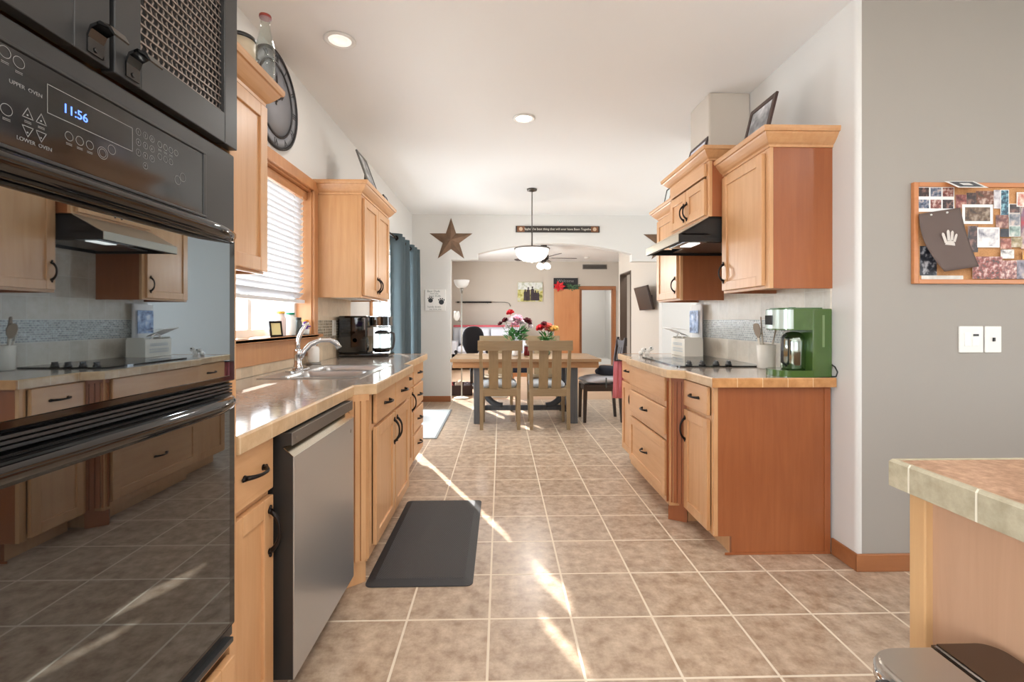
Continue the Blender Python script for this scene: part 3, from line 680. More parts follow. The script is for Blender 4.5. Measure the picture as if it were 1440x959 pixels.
for (z0, z1) in ((.712, .858), (.522, .690), (.332, .500), (.125, .310)): front(b3, 'slab', -.668, 1, 3.645, 4.08, z0, z1, ('Y', 3.865, (z0+z1)/2))

# ---- left countertop with the sink cut out
ct = thing('countertop', (-.98, 2.66, .874), 'tile-edged counter with the steel sink running along the window wall', 'countertop')
SX0, SX1, SY0, SY1 = -1.205, -.722, 2.40, 3.085
mb = MB(); z0, z1 = .874, .914
mb.prism([(XL+.009, 1.207), (-.67, 1.207), (-.67, 2.149), (-.582, 2.197), (-.582, SY0), (XL+.009, SY0)], z0, z1, 'XY')
mb.prism([(XL+.009, SY0), (SX0, SY0), (SX0, SY1), (XL+.009, SY1)], z0, z1, 'XY')
mb.prism([(SX1, SY0), (-.582, SY0), (-.582, SY1), (SX1, SY1)], z0, z1, 'XY')
mb.prism([(XL+.009, SY1), (-.582, SY1), (-.582, 3.12), (-.65, 3.18), (-.646, 4.12), (XL+.009, 4.12)], z0, z1, 'XY')
mb.build('top', counter_m, ct)
def edge_strip(parent, path, th, z0, z1, mat, name='edge_tiles', side=1):
    mb = MB(); P = [Vector((*p, 0)) for p in path]; n = len(P); outp = []
    for i in range(n):
        ns = []
        for a, b in ((i-1, i), (i, i+1)):
            if 0 <= a and b < n: d = (P[b]-P[a]).normalized(); ns.append(Vector((d.y, -d.x, 0))*side)
        nn = (sum(ns, Vector())).normalized(); k = 1/max(.4, nn.dot(ns[0])); outp.append(P[i]+nn*th*k)
    sec = lambda a, b: [(a, z0), (b, z0), (b, z1-.006), ((a*.35+b*.65), z1+.0012), (a, z1+.0012)]
    vs = []; 
    for a, b in zip(P, outp):
        for q, z in ((a, z0), (b, z0), (b, z1-.005), (a.lerp(b, .6), z1+.0012), (a, z1+.0012)): vs.append((q.x, q.y, z))
    fs = []
    for i in range(n-1):
        for j in range(5): fs.append((i*5+j, i*5+(j+1) % 5, (i+1)*5+(j+1) % 5, (i+1)*5+j))
    fs += [(4, 3, 2, 1, 0), tuple((n-1)*5+j for j in range(5))]
    mb.add(vs, fs); return mb.build(name, mat, parent)
edge_strip(ct, [(-.67, 1.207), (-.67, 2.149), (-.582, 2.197), (-.582, 3.12), (-.65, 3.18), (-.646, 4.12)], .008, .868, .914, counter_e)
edge_strip(ct, [(-.646, 4.12), (XL+.009, 4.12)], .009, .868, .914, counter_ex)

# ---- sink and faucet
sk = thing('sink', (-.96, 2.74, .73), 'double-bowl stainless steel sink set into the window counter', 'sink')
def rrect(x0, x1, y0, y1, r, n=5):
    out = []
    for cx, cy, a in ((x1-r, y1-r, 0), (x0+r, y1-r, 90), (x0+r, y0+r, 180), (x1-r, y0+r, 270)):
        for i in range(n+1): q = math.radians(a+90*i/n); out.append((cx+r*math.cos(q), cy+r*math.sin(q)))
    return out
def bowl(mb, x0, x1, y0, y1, zt, dep):
    loops = [(0, zt), (.004, zt-.004), (.008, zt-.03), (.014, zt-dep+.03), (.024, zt-dep+.008), (.045, zt-dep)]
    vs = []; n = 24
    for o, z in loops: vs += [(x, y, z) for x, y in rrect(x0+o, x1-o, y0+o, y1-o, max(.012, .045-o*.3))]
    fs = []
    for i in range(len(loops)-1):
        for j in range(n): fs.append((i*n+j, i*n+(j+1) % n, (i+1)*n+(j+1) % n, (i+1)*n+j))
    fs.append(tuple((len(loops)-1)*n+j for j in range(n)))
    mb.add(vs, fs, True)
for (a, b) in ((2.43, 2.728), (2.752, 3.05)):
    mb = MB(); bowl(mb, -1.13, -.752, a, b, .917, .17); mb.lathe([(.04, .7485), (.038, .7495), (.012, .7485), (.0, .748)], (-.94, (a+b)/2, 0), 20); o = mb.build('bowl', steel, sk)
mb = MB(); zt = .9165
ox0, ox1, oy0, oy1 = -1.222, -.708, 2.386, 3.098
for (a, b, c, d) in ((ox0, -1.13, oy0, oy1), (-.752, ox1, oy0, oy1), (-1.13, -.752, oy0, 2.43), (-1.13, -.752, 3.05, oy1), (-1.13, -.752, 2.728, 2.752)): mb.box(a, b, c, d, .9142, .9178)
mb.build('rim', steel, sk)
fa = thing('faucet', (-1.175, 2.76, .918), 'chrome kitchen faucet with a tall lever behind the steel sink', 'faucet')
mb = MB(); mb.prism(rrect(-1.205, -1.145, 2.64, 2.88, .028), .9182, .926, 'XY'); mb.build('base_plate', chrome, fa)
mb = MB(); mb.lathe([(.03, .926), (.028, .94), (.022, .955), (.021, 1.0), (.023, 1.005), (.023, 1.03), (.02, 1.04), (0, 1.043)], (-1.175, 2.76, 0), 20); mb.build('body', chrome, fa)
pts = [(-1.165, 2.762, .985), (-1.15, 2.775, 1.025), (-1.12, 2.80, 1.066), (-1.075, 2.835, 1.09), (-1.03, 2.865, 1.09), (-1.0, 2.887, 1.07), (-.985, 2.897, 1.04)]
MB().tube(pts, [.016, .0155, .015, .0145, .0145, .0165, .018], 14).build('spout', chrome, fa)
MB().tube([(-1.175, 2.76, 1.035), (-1.178, 2.76, 1.07), (-1.172, 2.765, 1.11), (-1.158, 2.775, 1.15), (-1.142, 2.79, 1.182), (-1.13, 2.80, 1.195)], [.019, .020, .018, .015, .012, .006], 14, flat=.7).build('lever', chrome, fa)
so = thing('soap_dispenser', (-1.215, 3.165, .915), 'white soap bottle with a chrome pump beside the faucet', 'soap dispenser')
MB().lathe([(.0, .9155), (.046, .9155), (.046, .926), (.042, .928), (.0, .928)], (-1.245, 3.165, 0), 24).build('tray', nickel, so)
MB().lathe([(.0, .928), (.034, .928), (.037, .934), (.037, 1.015), (.032, 1.03), (.016, 1.038), (0, 1.038)], (-1.245, 3.165, 0), 24).build('bottle', white_pl, so)
mb = MB(); mb.lathe([(.017, 1.038), (.017, 1.05), (.006, 1.052), (.006, 1.068), (0, 1.068)], (-1.245, 3.165, 0), 16); mb.tube([(-1.245, 3.165, 1.066), (-1.22, 3.17, 1.068), (-1.2, 3.175, 1.062)], .005, 8); mb.build('pump', chrome, so)
# ---- drip coffee maker
cm = thing('coffee_maker', (-1.1, 3.84, .914), 'black drip coffee maker with a glass carafe under the far wall cabinet', 'coffee maker')
mb = MB(); mb.box(-1.285, -.885, 3.745, 3.955, .915, .945, .012); mb.build('base', black_gloss, cm)
mb = MB(); mb.box(-1.285, -1.055, 3.745, 3.955, .942, 1.243, .014); mb.box(-1.075, -1.03, 3.75, 3.95, 1.15, 1.24, .01); mb.build('water_tank', black_gloss, cm)
mb = MB(); mb.prism(rrect(-1.045, -.89, 3.75, 3.95, .06), 1.165, 1.238, 'XY'); mb.build('filter_head', black_gloss, cm)
MB().lathe([(.071, 1.150), (.074, 1.150), (.074, 1.158), (.071, 1.158)], (-.965, 3.85, 0), 28).build('steel_band', nickel, cm)
cf = MB(); cf.lathe([(0, .947), (.058, .947), (.074, .965), (.077, .99), (.072, 1.04), (.058, 1.085), (.054, 1.10), (.052, 1.10), (.056, 1.083), (.07, 1.04), (.075, .99), (.072, .967), (.056, .95), (0, .95)], (-.965, 3.85, 0), 28); c_ = cf.build('carafe', clear_glass, cm)
MB().lathe([(0, .951), (.056, .951), (.071, .967), (.074, .985), (0, .985)], (-.965, 3.85, 0), 28).build('coffee', plain('coffee', (30, 16, 10), .1), c_)
MB().lathe([(.058, 1.098), (.058, 1.112), (.04, 1.125), (0, 1.128)], (-.965, 3.85, 0), 24).build('carafe_lid', black_satin, c_)
MB().tube([(-.91, 3.83, 1.10), (-.885, 3.825, 1.112), (-.862, 3.82, 1.10), (-.858, 3.82, 1.05), (-.868, 3.82, .99), (-.885, 3.825, .97)], [.009, .011, .011, .011, .010, .008], 10, flat=.8).build('carafe_handle', black_satin, c_)
MB().lathe([(.018, 0), (.018, .003), (.014, .005), (0, .005)], (-1.15, 3.745, 1.05), 18, 'Y').build('dial', black_satin, cm)
def wall_plate(x, nx, y, z, label, w=.075, h=.118):
    r = thing('wall_outlet', (x, y, z), label, 'outlet')
    MB().box(x, x+nx*.006, y-w/2, y+w/2, z-h/2, z+h/2, .002).build('cover_plate', white_pl, r)
    mb = MB()
    for dz in (-.022, .022): mb.box(x+nx*.006, x+nx*.008, y-.014, y+.014, z+dz-.016, z+dz+.016, .001)
    mb.build('socket', offwhite, r); return r
wall_plate(XL+.0107, 1, 3.70, 1.15, 'white wall outlet in the mosaic strip beside the black coffee maker')
# ---- window sill items
zs = KW[2]+.0185
fr = thing('picture_frame', (-1.30, 2.73, zs), 'tiny dark picture frame with a yellow insert on the window sill', 'picture frame')
Mt = Matrix.Translation((-1.295, 2.755, zs)) @ Matrix.Rotation(math.radians(-38), 4, 'Z') @ Matrix.Rotation(math.radians(-12), 4, 'Y')
mb = MB()
for (a, b, c, d) in ((-.036, -.027, 0, .092), (.027, .036, 0, .092), (-.027, .027, 0, .010), (-.027, .027, .080, .092)): mb.box(-.005, .005, a, b, c, d, 0, Mt)
mb.build('frame', bronze, fr); MB().box(-.003, .002, -.027, .027, .01, .08, 0, Mt).build('picture', plain('yellow_note', (224, 208, 150), .5), fr)
def jar(x, y, r, h, m1, m2, label, lh=.014, cat='jar', name='jar'):
    t = thing(name, (x, y, zs), label, cat)
    MB().lathe([(0, 0), (r*.95, 0), (r, .004), (r, h*.78), (r*.9, h*.86), (r*.72, h*.9), (r*.72, h), (0, h)], (x, y, zs), 20).build('body', m1, t)
    MB().lathe([(0, h), (r*.8, h), (r*.8, h+lh*.9), (r*.74, h+lh), (0, h+lh)], (x, y, zs), 20).build('lid', m2, t); return t
pinkish = plain('pink_powder', (232, 212, 208), .5); label_w = plain('jar_white', (222, 224, 220), .35)
jar(-1.325, 2.87, .03, .135, pinkish, plain('yellow_lid', (236, 196, 84), .4), 'pale jar with a yellow lid on the window sill')
jar(-1.325, 3.00, .032, .13, label_w, plain('teal_lid', (36, 140, 112), .4), 'white jar with a green lid on the window sill')
jar(-1.31, 3.085, .022, .10, plain('dark_jar', (70, 74, 70), .25), black_satin, 'small dark jar right of the green-lidded one on the sill')
jar(-1.325, 3.235, .024, .085, plain('clay_jar', (204, 186, 160), .4), plain('orange_lid', (226, 150, 50), .4), 'small beige jar with an orange lid at the right end of the sill')
fp = thing('flower_pot', (-1.30, 3.16, zs), 'little pot of purple flowers on the window sill', 'flower pot')
MB().lathe([(0, 0), (.02, 0), (.026, .035), (.022, .035), (.018, .006), (0, .006)], (-1.295, 3.158, zs), 18).build('pot', white_pl, fp)
mb = MB(); rnd = random.Random(3)
for i in range(34):
    p = Vector((rnd.gauss(0, .014), rnd.gauss(0, .016), .055+rnd.gauss(0, .012))); mb.ball(Vector((-1.295, 3.158, zs))+p, .0075, (1, 1, .7), 6)
mb.build('blossoms', plain('purple_petals', (112, 62, 160), .6), fp)

# ---- wall cabinets left
wall_cab('wood wall cabinet beside the oven tower with a glass bottle on top', XL, -.99, 1, 1.215, 1.99, 1.40, 2.105, [(1.225, 1.598, 1.41, 2.09, None), (1.606, 1.985, 1.41, 2.09, None)], .09)
wall_cab('wood wall cabinet between the kitchen window and the teal curtains', XL, -.993, 1, 3.375, 4.175, 1.37, 2.105, [(3.40, 3.77, 1.385, 2.085, ('Z', 3.745, 1.48)), (3.778, 4.15, 1.385, 2.085, ('Z', 3.803, 1.48))], .09)
mb = MB(); mb.box(-1.25, -1.08, 3.5, 3.95, 1.372, 1.389, .003); o = mb.build('under_cabinet_light', white_pl); tag(o, 'slim white light fixed under the far wall cabinet above the black coffee maker', 'light')
ztop = 2.194
bt = thing('milk_bottle', (-.955, 1.935, ztop), 'clear glass milk bottle standing on the wall cabinet by the oven', 'bottle')
MB().lathe([(0, 0), (.034, 0), (.036, .005), (.036, .10), (.034, .13), (.022, .185), (.017, .21), (.017, .232), (.022, .236), (.022, .252), (.018, .252), (.017, .236), (.014, .21), (.019, .185), (.031, .13), (.033, .10), (.033, .008), (0, .006)], (-.955, 1.935, ztop), 24).build('glass', clear_glass, bt)
MB().lathe([(.0225, .240), (.0235, .245), (.0225, .251), (.017, .253)], (-.955, 1.935, ztop), 24).build('rim_band', plain('red_band', (150, 60, 52), .4), bt)
cn = thing('canister', (-1.045, 1.92, ztop), 'cream and red canister with a black rim behind the glass bottle', 'canister')
MB().lathe([(0, 0), (.05, 0), (.053, .004), (.053, .05), (0, .05)], (-1.045, 1.92, ztop), 28).build('lower_band', plain('red_tin', (176, 62, 44), .45), cn)
MB().lathe([(0, .05), (.053, .05), (.053, .135), (0, .135)], (-1.045, 1.92, ztop), 28).build('body', plain('cream_tin', (222, 206, 180), .45), cn)
MB().lathe([(0, .135), (.056, .135), (.056, .150), (.052, .153), (0, .153)], (-1.045, 1.92, ztop), 28).build('rim', black_satin, cn)
# ---- wall clock
ck = thing('wall_clock', (XL+.001, 2.755, 2.485), 'large round dark wall clock with Roman numerals above the kitchen window', 'clock')
cy, cz, R = 2.755, 2.485, .28
dark_clock = plain('clock_frame', (44, 42, 44), .4, .5); face_clock = plain('clock_face', (136, 136, 140), .5, .1)
MB().lathe([(0, .002), (R-.075, .002), (R-.075, .01), (0, .01)], (XL, cy, cz), 48, 'X').build('face', face_clock, ck)
MB().lathe([(R-.08, .002), (R-.08, .016), (R-.068, .016), (R-.068, .009), (R-.014, .009), (R-.014, .018), (R, .018), (R, .002)], (XL, cy, cz), 56, 'X').build('frame', dark_clock, ck)
MB().lathe([(R-.067, .008), (R-.067, .0105), (R-.015, .0105), (R-.015, .008)], (XL, cy, cz), 56, 'X').build('numeral_ring', face_clock, ck)
mb = MB()
for i, s in enumerate('XII I II III IV V VI VII VIII IX X XI'.split()):
    a = 2*PI*i/12; M = plane((XL+.0115, cy, cz), '+X') @ Matrix.Rotation(-a, 4, 'Z') @ Matrix.Translation((0, R-.042, 0)); mb.text(s, .052, M, .001)
mb.build('numerals', dark_clock, ck)
for (a, L, w) in ((math.radians(-2), .17, .006), (math.radians(-58), .11, .008)):
    M = plane((XL+.013, cy, cz), '+X') @ Matrix.Rotation(a, 4, 'Z'); mb = MB(); mb.box(-w, w, -.03, L*.8, 0, .002, 0, M); mb.add([M @ Vector(p) for p in ((-w*2.2, L*.62, .0025), (w*2.2, L*.62, .0025), (0, L, .0025), (0, L*.52, .0025))], [(0, 1, 2), (1, 0, 3)]); mb.build('hand', dark_clock, ck)
MB().lathe([(.014, .01), (.014, .018), (0, .02)], (XL, cy, cz), 16, 'X').build('hub', dark_clock, ck)

# ---- framed pictures
def picture(loc, w, h, facing, lean, label, frame_m, pic_m, fw=.018, th=.014, mat_w=0., yaw=0., cat='picture frame', easel=True, name='picture_frame'):
    """bottom centre at loc; facing '+X', '-X' or '-Y'; leans back by lean degrees"""
    t = thing(name, loc, label, cat)
    M = plane(loc, facing) @ Matrix.Rotation(math.radians(yaw), 4, 'Y') @ Matrix.Rotation(math.radians(-lean), 4, 'X')
    mb = MB()
    for (a, b, c, d) in ((-w/2, -w/2+fw, 0, h), (w/2-fw, w/2, 0, h), (-w/2+fw, w/2-fw, 0, fw), (-w/2+fw, w/2-fw, h-fw, h)): mb.box(a, b, c, d, -th, 0, .002, M)
    mb.build('frame', frame_m, t)
    if mat_w: MB().box(-w/2+fw, w/2-fw, fw, h-fw, -th+.002, -.006, 0, M).build('mount', offwhite, t)
    MB().box(-w/2+fw+mat_w, w/2-fw-mat_w, fw+mat_w, h-fw-mat_w, -th+.003, -.005, 0, M).build('picture', pic_m, t)
    if easel: MB().add and None
    if easel:
        mb = MB(); k = math.tan(math.radians(lean)); mb.add([M @ Vector(p) for p in ((-.02, h*.62, -th-.001), (.02, h*.62, -th-.001))]+[M @ Vector((-.025, .06, -th-.02-h*k*.35)), M @ Vector((.025, .06, -th-.02-h*k*.35)), M @ Vector((-.02, h*.62, -th-.003)), M @ Vector((.02, h*.62, -th-.003)), M @ Vector((-.025, .06, -th-.023-h*k*.35)), M @ Vector((.025, .06, -th-.023-h*k*.35))], [(0, 1, 3, 2), (4, 6, 7, 5), (2, 3, 7, 6), (0, 2, 6, 4), (1, 5, 7, 3), (0, 4, 5, 1)])
        mb.build('easel_back', black_matte, t)
    return t
grey_photo = blotches('grey_photo', [(40, 40, 44), (120, 120, 124), (200, 200, 200)], 14)
picture((-.975, 3.72, ztop), .26, .33, '+X', 20, 'grey picture frame leaning back on the wall cabinet by the curtains', plain('pewter', (120, 120, 116), .4, .5), grey_photo)
picture((-.965, 4.08, ztop), .12, .09, '+X', 18, 'small dark frame at the far end of the cabinet by the curtains', black_satin, grey_photo, .012)

# ---- curtains and rod
rd = thing('curtain_rod', (-1.21, 5.65, 2.16), 'dark metal curtain rod above the patio door', 'curtain rod')
MB().cyl((-1.21, 4.35, 2.16), (-1.21, 6.93, 2.16), .011, seg=12).build('rod', bronze, rd)
for yy in (4.35, 6.93): MB().ball((-1.21, yy+(.012 if yy > 5 else -.012), 2.16), .022).build('finial', bronze, rd)
for yy in (4.5, 6.15, 6.9): mb = MB(); mb.box(XL, XL+.008, yy-.012, yy+.012, 2.13, 2.19); mb.box(XL+.008, -1.205, yy-.005, yy+.005, 2.14, 2.15); mb.build('bracket', bronze, rd)
curtain_m = plain('teal_curtain', (72, 86, 92), .85, bump=.2, bscale=300, var=.08)
def curtain(y0, y1, label, seed):
    t = thing('curtain', (-1.21, (y0+y1)/2, .02), label, 'curtain', 'teal curtains on the patio door')
    rnd = random.Random(seed); n = 84; zs_ = [.02, .3, .7, 1.1, 1.5, 1.85, 2.08, 2.215]; vs = []; waves = max(3, round((y1-y0)/.19)); ph = rnd.uniform(0, 1)
    for k, z in enumerate(zs_):
        for i in range(n+1):
            u = i/n; a = 2*PI*waves*u; amp = .052+.012*math.sin(3*u*PI+ph)+(.008*(1-z/2.2)); spread = 1+.04*(1-z/2.2)
            vs.append((-1.21+amp*math.cos(a+PI)+.006*math.sin(7*u+z*2), (y0+y1)/2+(u-.5)*(y1-y0)*spread+.008*math.sin(a*2)*.6, z))
    fs = [(k*(n+1)+i, k*(n+1)+i+1, (k+1)*(n+1)+i+1, (k+1)*(n+1)+i) for k in range(len(zs_)-1) for i in range(n)]
    mb = MB(); mb.add(vs, fs, True); o = mb.build('cloth', curtain_m, t); md = o.modifiers.new('s', 'SOLIDIFY'); md.thickness = .003
    for i in range(waves*2):
        u = (i+.5)/(waves*2); yy = (y0+y1)/2+(u-.5)*(y1-y0); mb = MB()
        mb.lathe([(.021, -.004), (.03, -.004), (.03, .004), (.021, .004), (.021, -.004)], (-1.21, yy, 2.16), 14, 'Y'); mb.build('grommet', bronze, t)
curtain(5.43, 6.08, 'teal curtain nearer the kitchen cabinet on the patio door', 1); curtain(6.24, 6.86, 'teal curtain at the arch end of the patio door', 2)

# ---- floor mats
mt = thing('floor_mat', (-.372, 2.65, 0), 'dark grey cushioned rubber mat on the floor before the sink cabinet', 'mat')
mb = MB(); a = rrect(-.618, -.127, 2.142, 3.156, .03); b = rrect(-.578, -.167, 2.182, 3.116, .02); n = len(a)
vs = [(x, y, .0005) for x, y in a]+[(x, y, .005) for x, y in a]+[(x, y, .018) for x, y in b]
fs = [(i, (i+1) % n, n+(i+1) % n, n+i) for i in range(n)]+[(n+i, n+(i+1) % n, 2*n+(i+1) % n, 2*n+i) for i in range(n)]+[tuple(range(2*n, 3*n)), tuple(range(n))[::-1]]
mb.add(vs, fs); mb.build('border', mat_rubber, mt)
m_, t_, b_ = newmat('mat_weave'); b_.inputs['Base Color'].default_value = srgb(58, 58, 60); b_.inputs['Roughness'].default_value = .5
tc = t_.nodes.new('ShaderNodeTexCoord'); wv = t_.nodes.new('ShaderNodeTexWave'); wv.inputs['Scale'].default_value = 55; wv.bands_direction = 'DIAGONAL'; wv.inputs['Distortion'].default_value = 0
vo = t_.nodes.new('ShaderNodeTexChecker'); vo.inputs['Scale'].default_value = 60; bp = t_.nodes.new('ShaderNodeBump'); bp.inputs['Strength'].default_value = .6; bp.inputs['Distance'].default_value = .003
t_.links.new(tc.outputs['Object'], wv.inputs['Vector']); t_.links.new(wv.outputs['Fac'], bp.inputs['Height']); t_.links.new(bp.outputs['Normal'], b_.inputs['Normal'])
MB().box(-.576, -.169, 2.184, 3.114, .0176, .0188).build('woven_top', m_, mt)
rg = thing('door_rug', (-.93, 5.55, 0), 'pale grey rug with a darker border by the patio door', 'rug')
MB().box(-1.22, -.65, 4.80, 6.35, .0005, .008, .002).build('border', plain('rug_border', (140, 142, 142), .9, bump=.4, bscale=300), rg)
MB().box(-1.195, -.675, 4.825, 6.325, .008, .0095).build('field', plain('rug_field', (206, 208, 208), .9, bump=.4, bscale=200, var=.06), rg)

# ================================================================== RIGHT SIDE
RX = 1.10
r1 = thing('base_cabinet', (1.41, 2.6, 0), 'wood base cabinet under the green coffee machine with one drawer and one door', 'cabinet')
base_body(r1, XR-.012, RX, -1, 2.40, 2.764, near=orange_wood)
front(r1, 'slab', RX-.02, -1, 2.44, 2.755, .709, .860, ('Y', 2.595, .785)); front(r1, 'door', RX-.02, -1, 2.44, 2.755, .107, .687, ('Z', 2.73, .575), None, .12)
mb = MB(); mb.box(1.155, XR-.013, 2.394, 2.3995, .0, .012, .001); mb.box(XR-.045, XR-.014, 2.394, 2.3995, .012, .87, .001); mb.build('end_trim', orange_wood, r1)
r2 = thing('drawer_cabinet', (1.36, 3.22, 0), 'wood base cabinet with three wide drawers under the cooktop', 'cabinet')
base_body(r2, XR-.012, 1.015, -1, 2.805, 3.655, frame=False)
mb = MB()
for (a, b, c, d) in ((2.805, 2.845, .095, .872), (3.61, 3.655, .095, .872), (2.845, 3.61, .095, .13), (2.845, 3.61, .855, .872), (2.845, 3.61, .675, .715), (2.845, 3.61, .475, .515)): mb.box(1.015, 1.035, a, b, c, d, .0015)
mb.build('face_frame', maple, r2)
fluted(r2, (1.108, 2.768), (1.008, 2.828), .115, .842, orange_wood)
for i, (z0, z1) in enumerate(((.717, .862), (.515, .674), (.14, .472))):
    front(r2, 'slab' if i < 2 else 'drawer', .995, -1, 2.84, 3.62, z0, z1, ('Y', 3.23, (z0+z1)/2) if i else None)
r3 = thing('base_cabinet', (1.4, 3.88, 0), 'narrow wood base cabinet at the dining end of the cooktop run', 'cabinet')
base_body(r3, XR-.012, 1.075, -1, 3.66, 4.09)
front(r3, 'slab', 1.055, -1, 3.70, 4.07, .709, .860, ('Y', 3.885, .785)); front(r3, 'door', 1.055, -1, 3.70, 4.07, .107, .687, ('Z', 3.74, .575), None, .12)
ct2 = thing('countertop', (1.4, 3.2, .874), 'tile-edged counter holding the cooktop along the right wall', 'countertop')
mb = MB(); mb.prism([(XR-.009, 2.366), (1.08, 2.366), (1.08, 2.715), (.99, 2.77), (.99, 3.64), (1.04, 3.69), (1.04, 4.11), (XR-.009, 4.11)], .874, .914, 'XY'); mb.build('top', counter_m, ct2)
edge_strip(ct2, [(1.08, 2.366), (1.08, 2.715), (.99, 2.77), (.99, 3.64), (1.04, 3.69), (1.04, 4.11)], .008, .868, .914, counter_e, side=-1)
edge_strip(ct2, [(XR-.009, 2.366), (1.072, 2.366)], .009, .868, .914, counter_ex, side=-1)
edge_strip(ct2, [(1.032, 4.11), (XR-.009, 4.11)], .009, .868, .914, counter_ex, side=-1)
# cooktop
ck2 = thing('cooktop', (1.38, 3.3, .915), 'black glass electric cooktop with four knobs set in the right counter', 'cooktop')
mb = MB(); mb.prism(rrect(1.11, 1.645, 2.925, 3.68, .015), .9152, .9225, 'XY'); mb.build('glass_top', black_gloss, ck2)
mb = MB()
for (x, y, r) in ((1.24, 3.15, .10), (1.52, 3.15, .08), (1.24, 3.5, .08), (1.52, 3.5, .10)):
    M = Matrix.Translation((x, y, .9226)); ring(mb, M, r, .003, 40); ring(mb, M, r*.6, .002, 32)
mb.build('burner_rings', plain('burner_print', (70, 70, 72), .3), ck2)
for x in (1.20, 1.285, 1.375, 1.455):
    mb = MB(); mb.lathe([(.0, .9226), (.021, .9226), (.021, .929), (.017, .931), (.016, .944), (.0, .946)], (x, 2.972, 0), 18); mb.box(x-.004, x+.004, 2.972-.02, 2.972+.02, .930, .952, .002); mb.build('knob', black_satin, ck2)
# white caddy and what stands in it
cd = thing('storage_caddy', (1.55, 3.88, .914), 'white wooden caddy box beyond the cooktop holding kitchen odds and ends', 'box')
mb = MB(); x0, x1, y0, y1, z0, z1 = 1.475, 1.625, 3.74, 4.03, .9152, 1.058; w = .009
mb.box(x0, x0+w, y0, y1, z0, z1, .001); mb.box(x1-w, x1, y0, y1, z0, z1, .001); mb.box(x0+w, x1-w, y0, y0+w, z0, z1+.012, .001); mb.box(x0+w, x1-w, y1-w, y1, z0, z1+.012, .001); mb.box(x0+w, x1-w, y0+w, y1-w, z0, z0+w); mb.build('box', offwhite, cd)
mb = MB(); M = plane((x0-.0006, 3.885, .985), '-X')
for (dz, ww, hh) in ((.028, .2, .02), (-.02, .22, .03)):
    n = int(ww/.018)
    for i in range(n): a = -ww/2+i*ww/n; rect(mb, M, a, a+ww/n*.65, dz-hh/2, dz-hh/2+.006); rect(mb, M, a, a+ww/n*.2, dz-hh/2, dz+hh/2); rect(mb, M, a, a+ww/n*.65, dz+hh/2-.005, dz+hh/2)
mb.build('lettering', plain('pale_blue_print', (168, 184, 196), .6), cd)
MB().tube([(1.482, 3.80, 1.06), (1.478, 3.82, 1.085), (1.478, 3.86, 1.10), (1.478, 3.90, 1.085), (1.482, 3.92, 1.06)], .005, 8).build('rope_handle', white_pl, cd)
pg = thing('snack_bag', (1.66, 3.97, .914), 'upright white bag with a blue picture leaning behind the caddy box', 'bag')
mb = MB(); vs = []; nx_, nz_ = 8, 10
for side in (-1, 1):
    for j in range(nz_+1):
        for i in range(nx_+1):
            u, v = i/nx_, j/nz_; bul = .024*math.sin(PI*u)**.6*(math.sin(PI*min(1, v*1.0+.05))**.5 if v < .95 else .1)
            vs.append((1.672+side*bul, 3.86+.235*u, .9155+.425*v))
fs = []
for s_ in range(2):
    o_ = s_*(nx_+1)*(nz_+1)
    for j in range(nz_):
        for i in range(nx_): fs.append((o_+j*(nx_+1)+i, o_+j*(nx_+1)+i+1, o_+(j+1)*(nx_+1)+i+1, o_+(j+1)*(nx_+1)+i))
mb.add(vs, fs, True); bmesh.ops.remove_doubles(mb.bm, verts=mb.bm.verts[:], dist=.001); mb.build('pouch', white_paint, pg)
mb = MB(); mb.box(1.6445, 1.6465, 3.885, 4.06, 1.10, 1.29, .001); mb.build('picture_panel', blotches('bag_print', [(230, 236, 244), (150, 176, 214), (60, 78, 120)], 16), pg)
fl = thing('open_booklet', (1.50, 3.97, 1.06), 'open white booklet lying tilted across the caddy box', 'booklet')
Mb = Matrix.Translation((1.50, 3.93, 1.10)) @ Matrix.Rotation(math.radians(20), 4, 'Y') @ Matrix.Rotation(math.radians(12), 4, 'Z')
mb = MB(); mb.box(-.12, .06, -.07, .07, 0, .004, 0, Mb); mb.build('lower_pages', white_paint, fl); Mb2 = Mb @ Matrix.Translation((-.12, 0, .004)) @ Matrix.Rotation(math.radians(-14), 4, 'Y'); MB().box(0, .17, -.07, .07, 0, .003, 0, Mb2).build('raised_page', white_paint, fl)
tr = thing('figurine', (1.48, 4.06, .914), 'tiny white ornament with dark dots at the dining end of the right counter', 'ornament')
mb = MB()
for k, (x, y, z) in enumerate(((1.20, 4.0, .93), (1.23, 4.02, .955), (1.26, 4.0, .945), (1.29, 4.01, .965), (1.25, 3.99, .925))): mb.ball((x, y, z), .02, (1, 1, .9), 10)
mb.build('body', clear_glass if False else white_pl, tr)
mb = MB(); mb.ball((1.235, 3.985, .962), .006, seg=8); mb.ball((1.285, 3.99, .972), .007, seg=8); mb.build('dots', black_matte, tr)
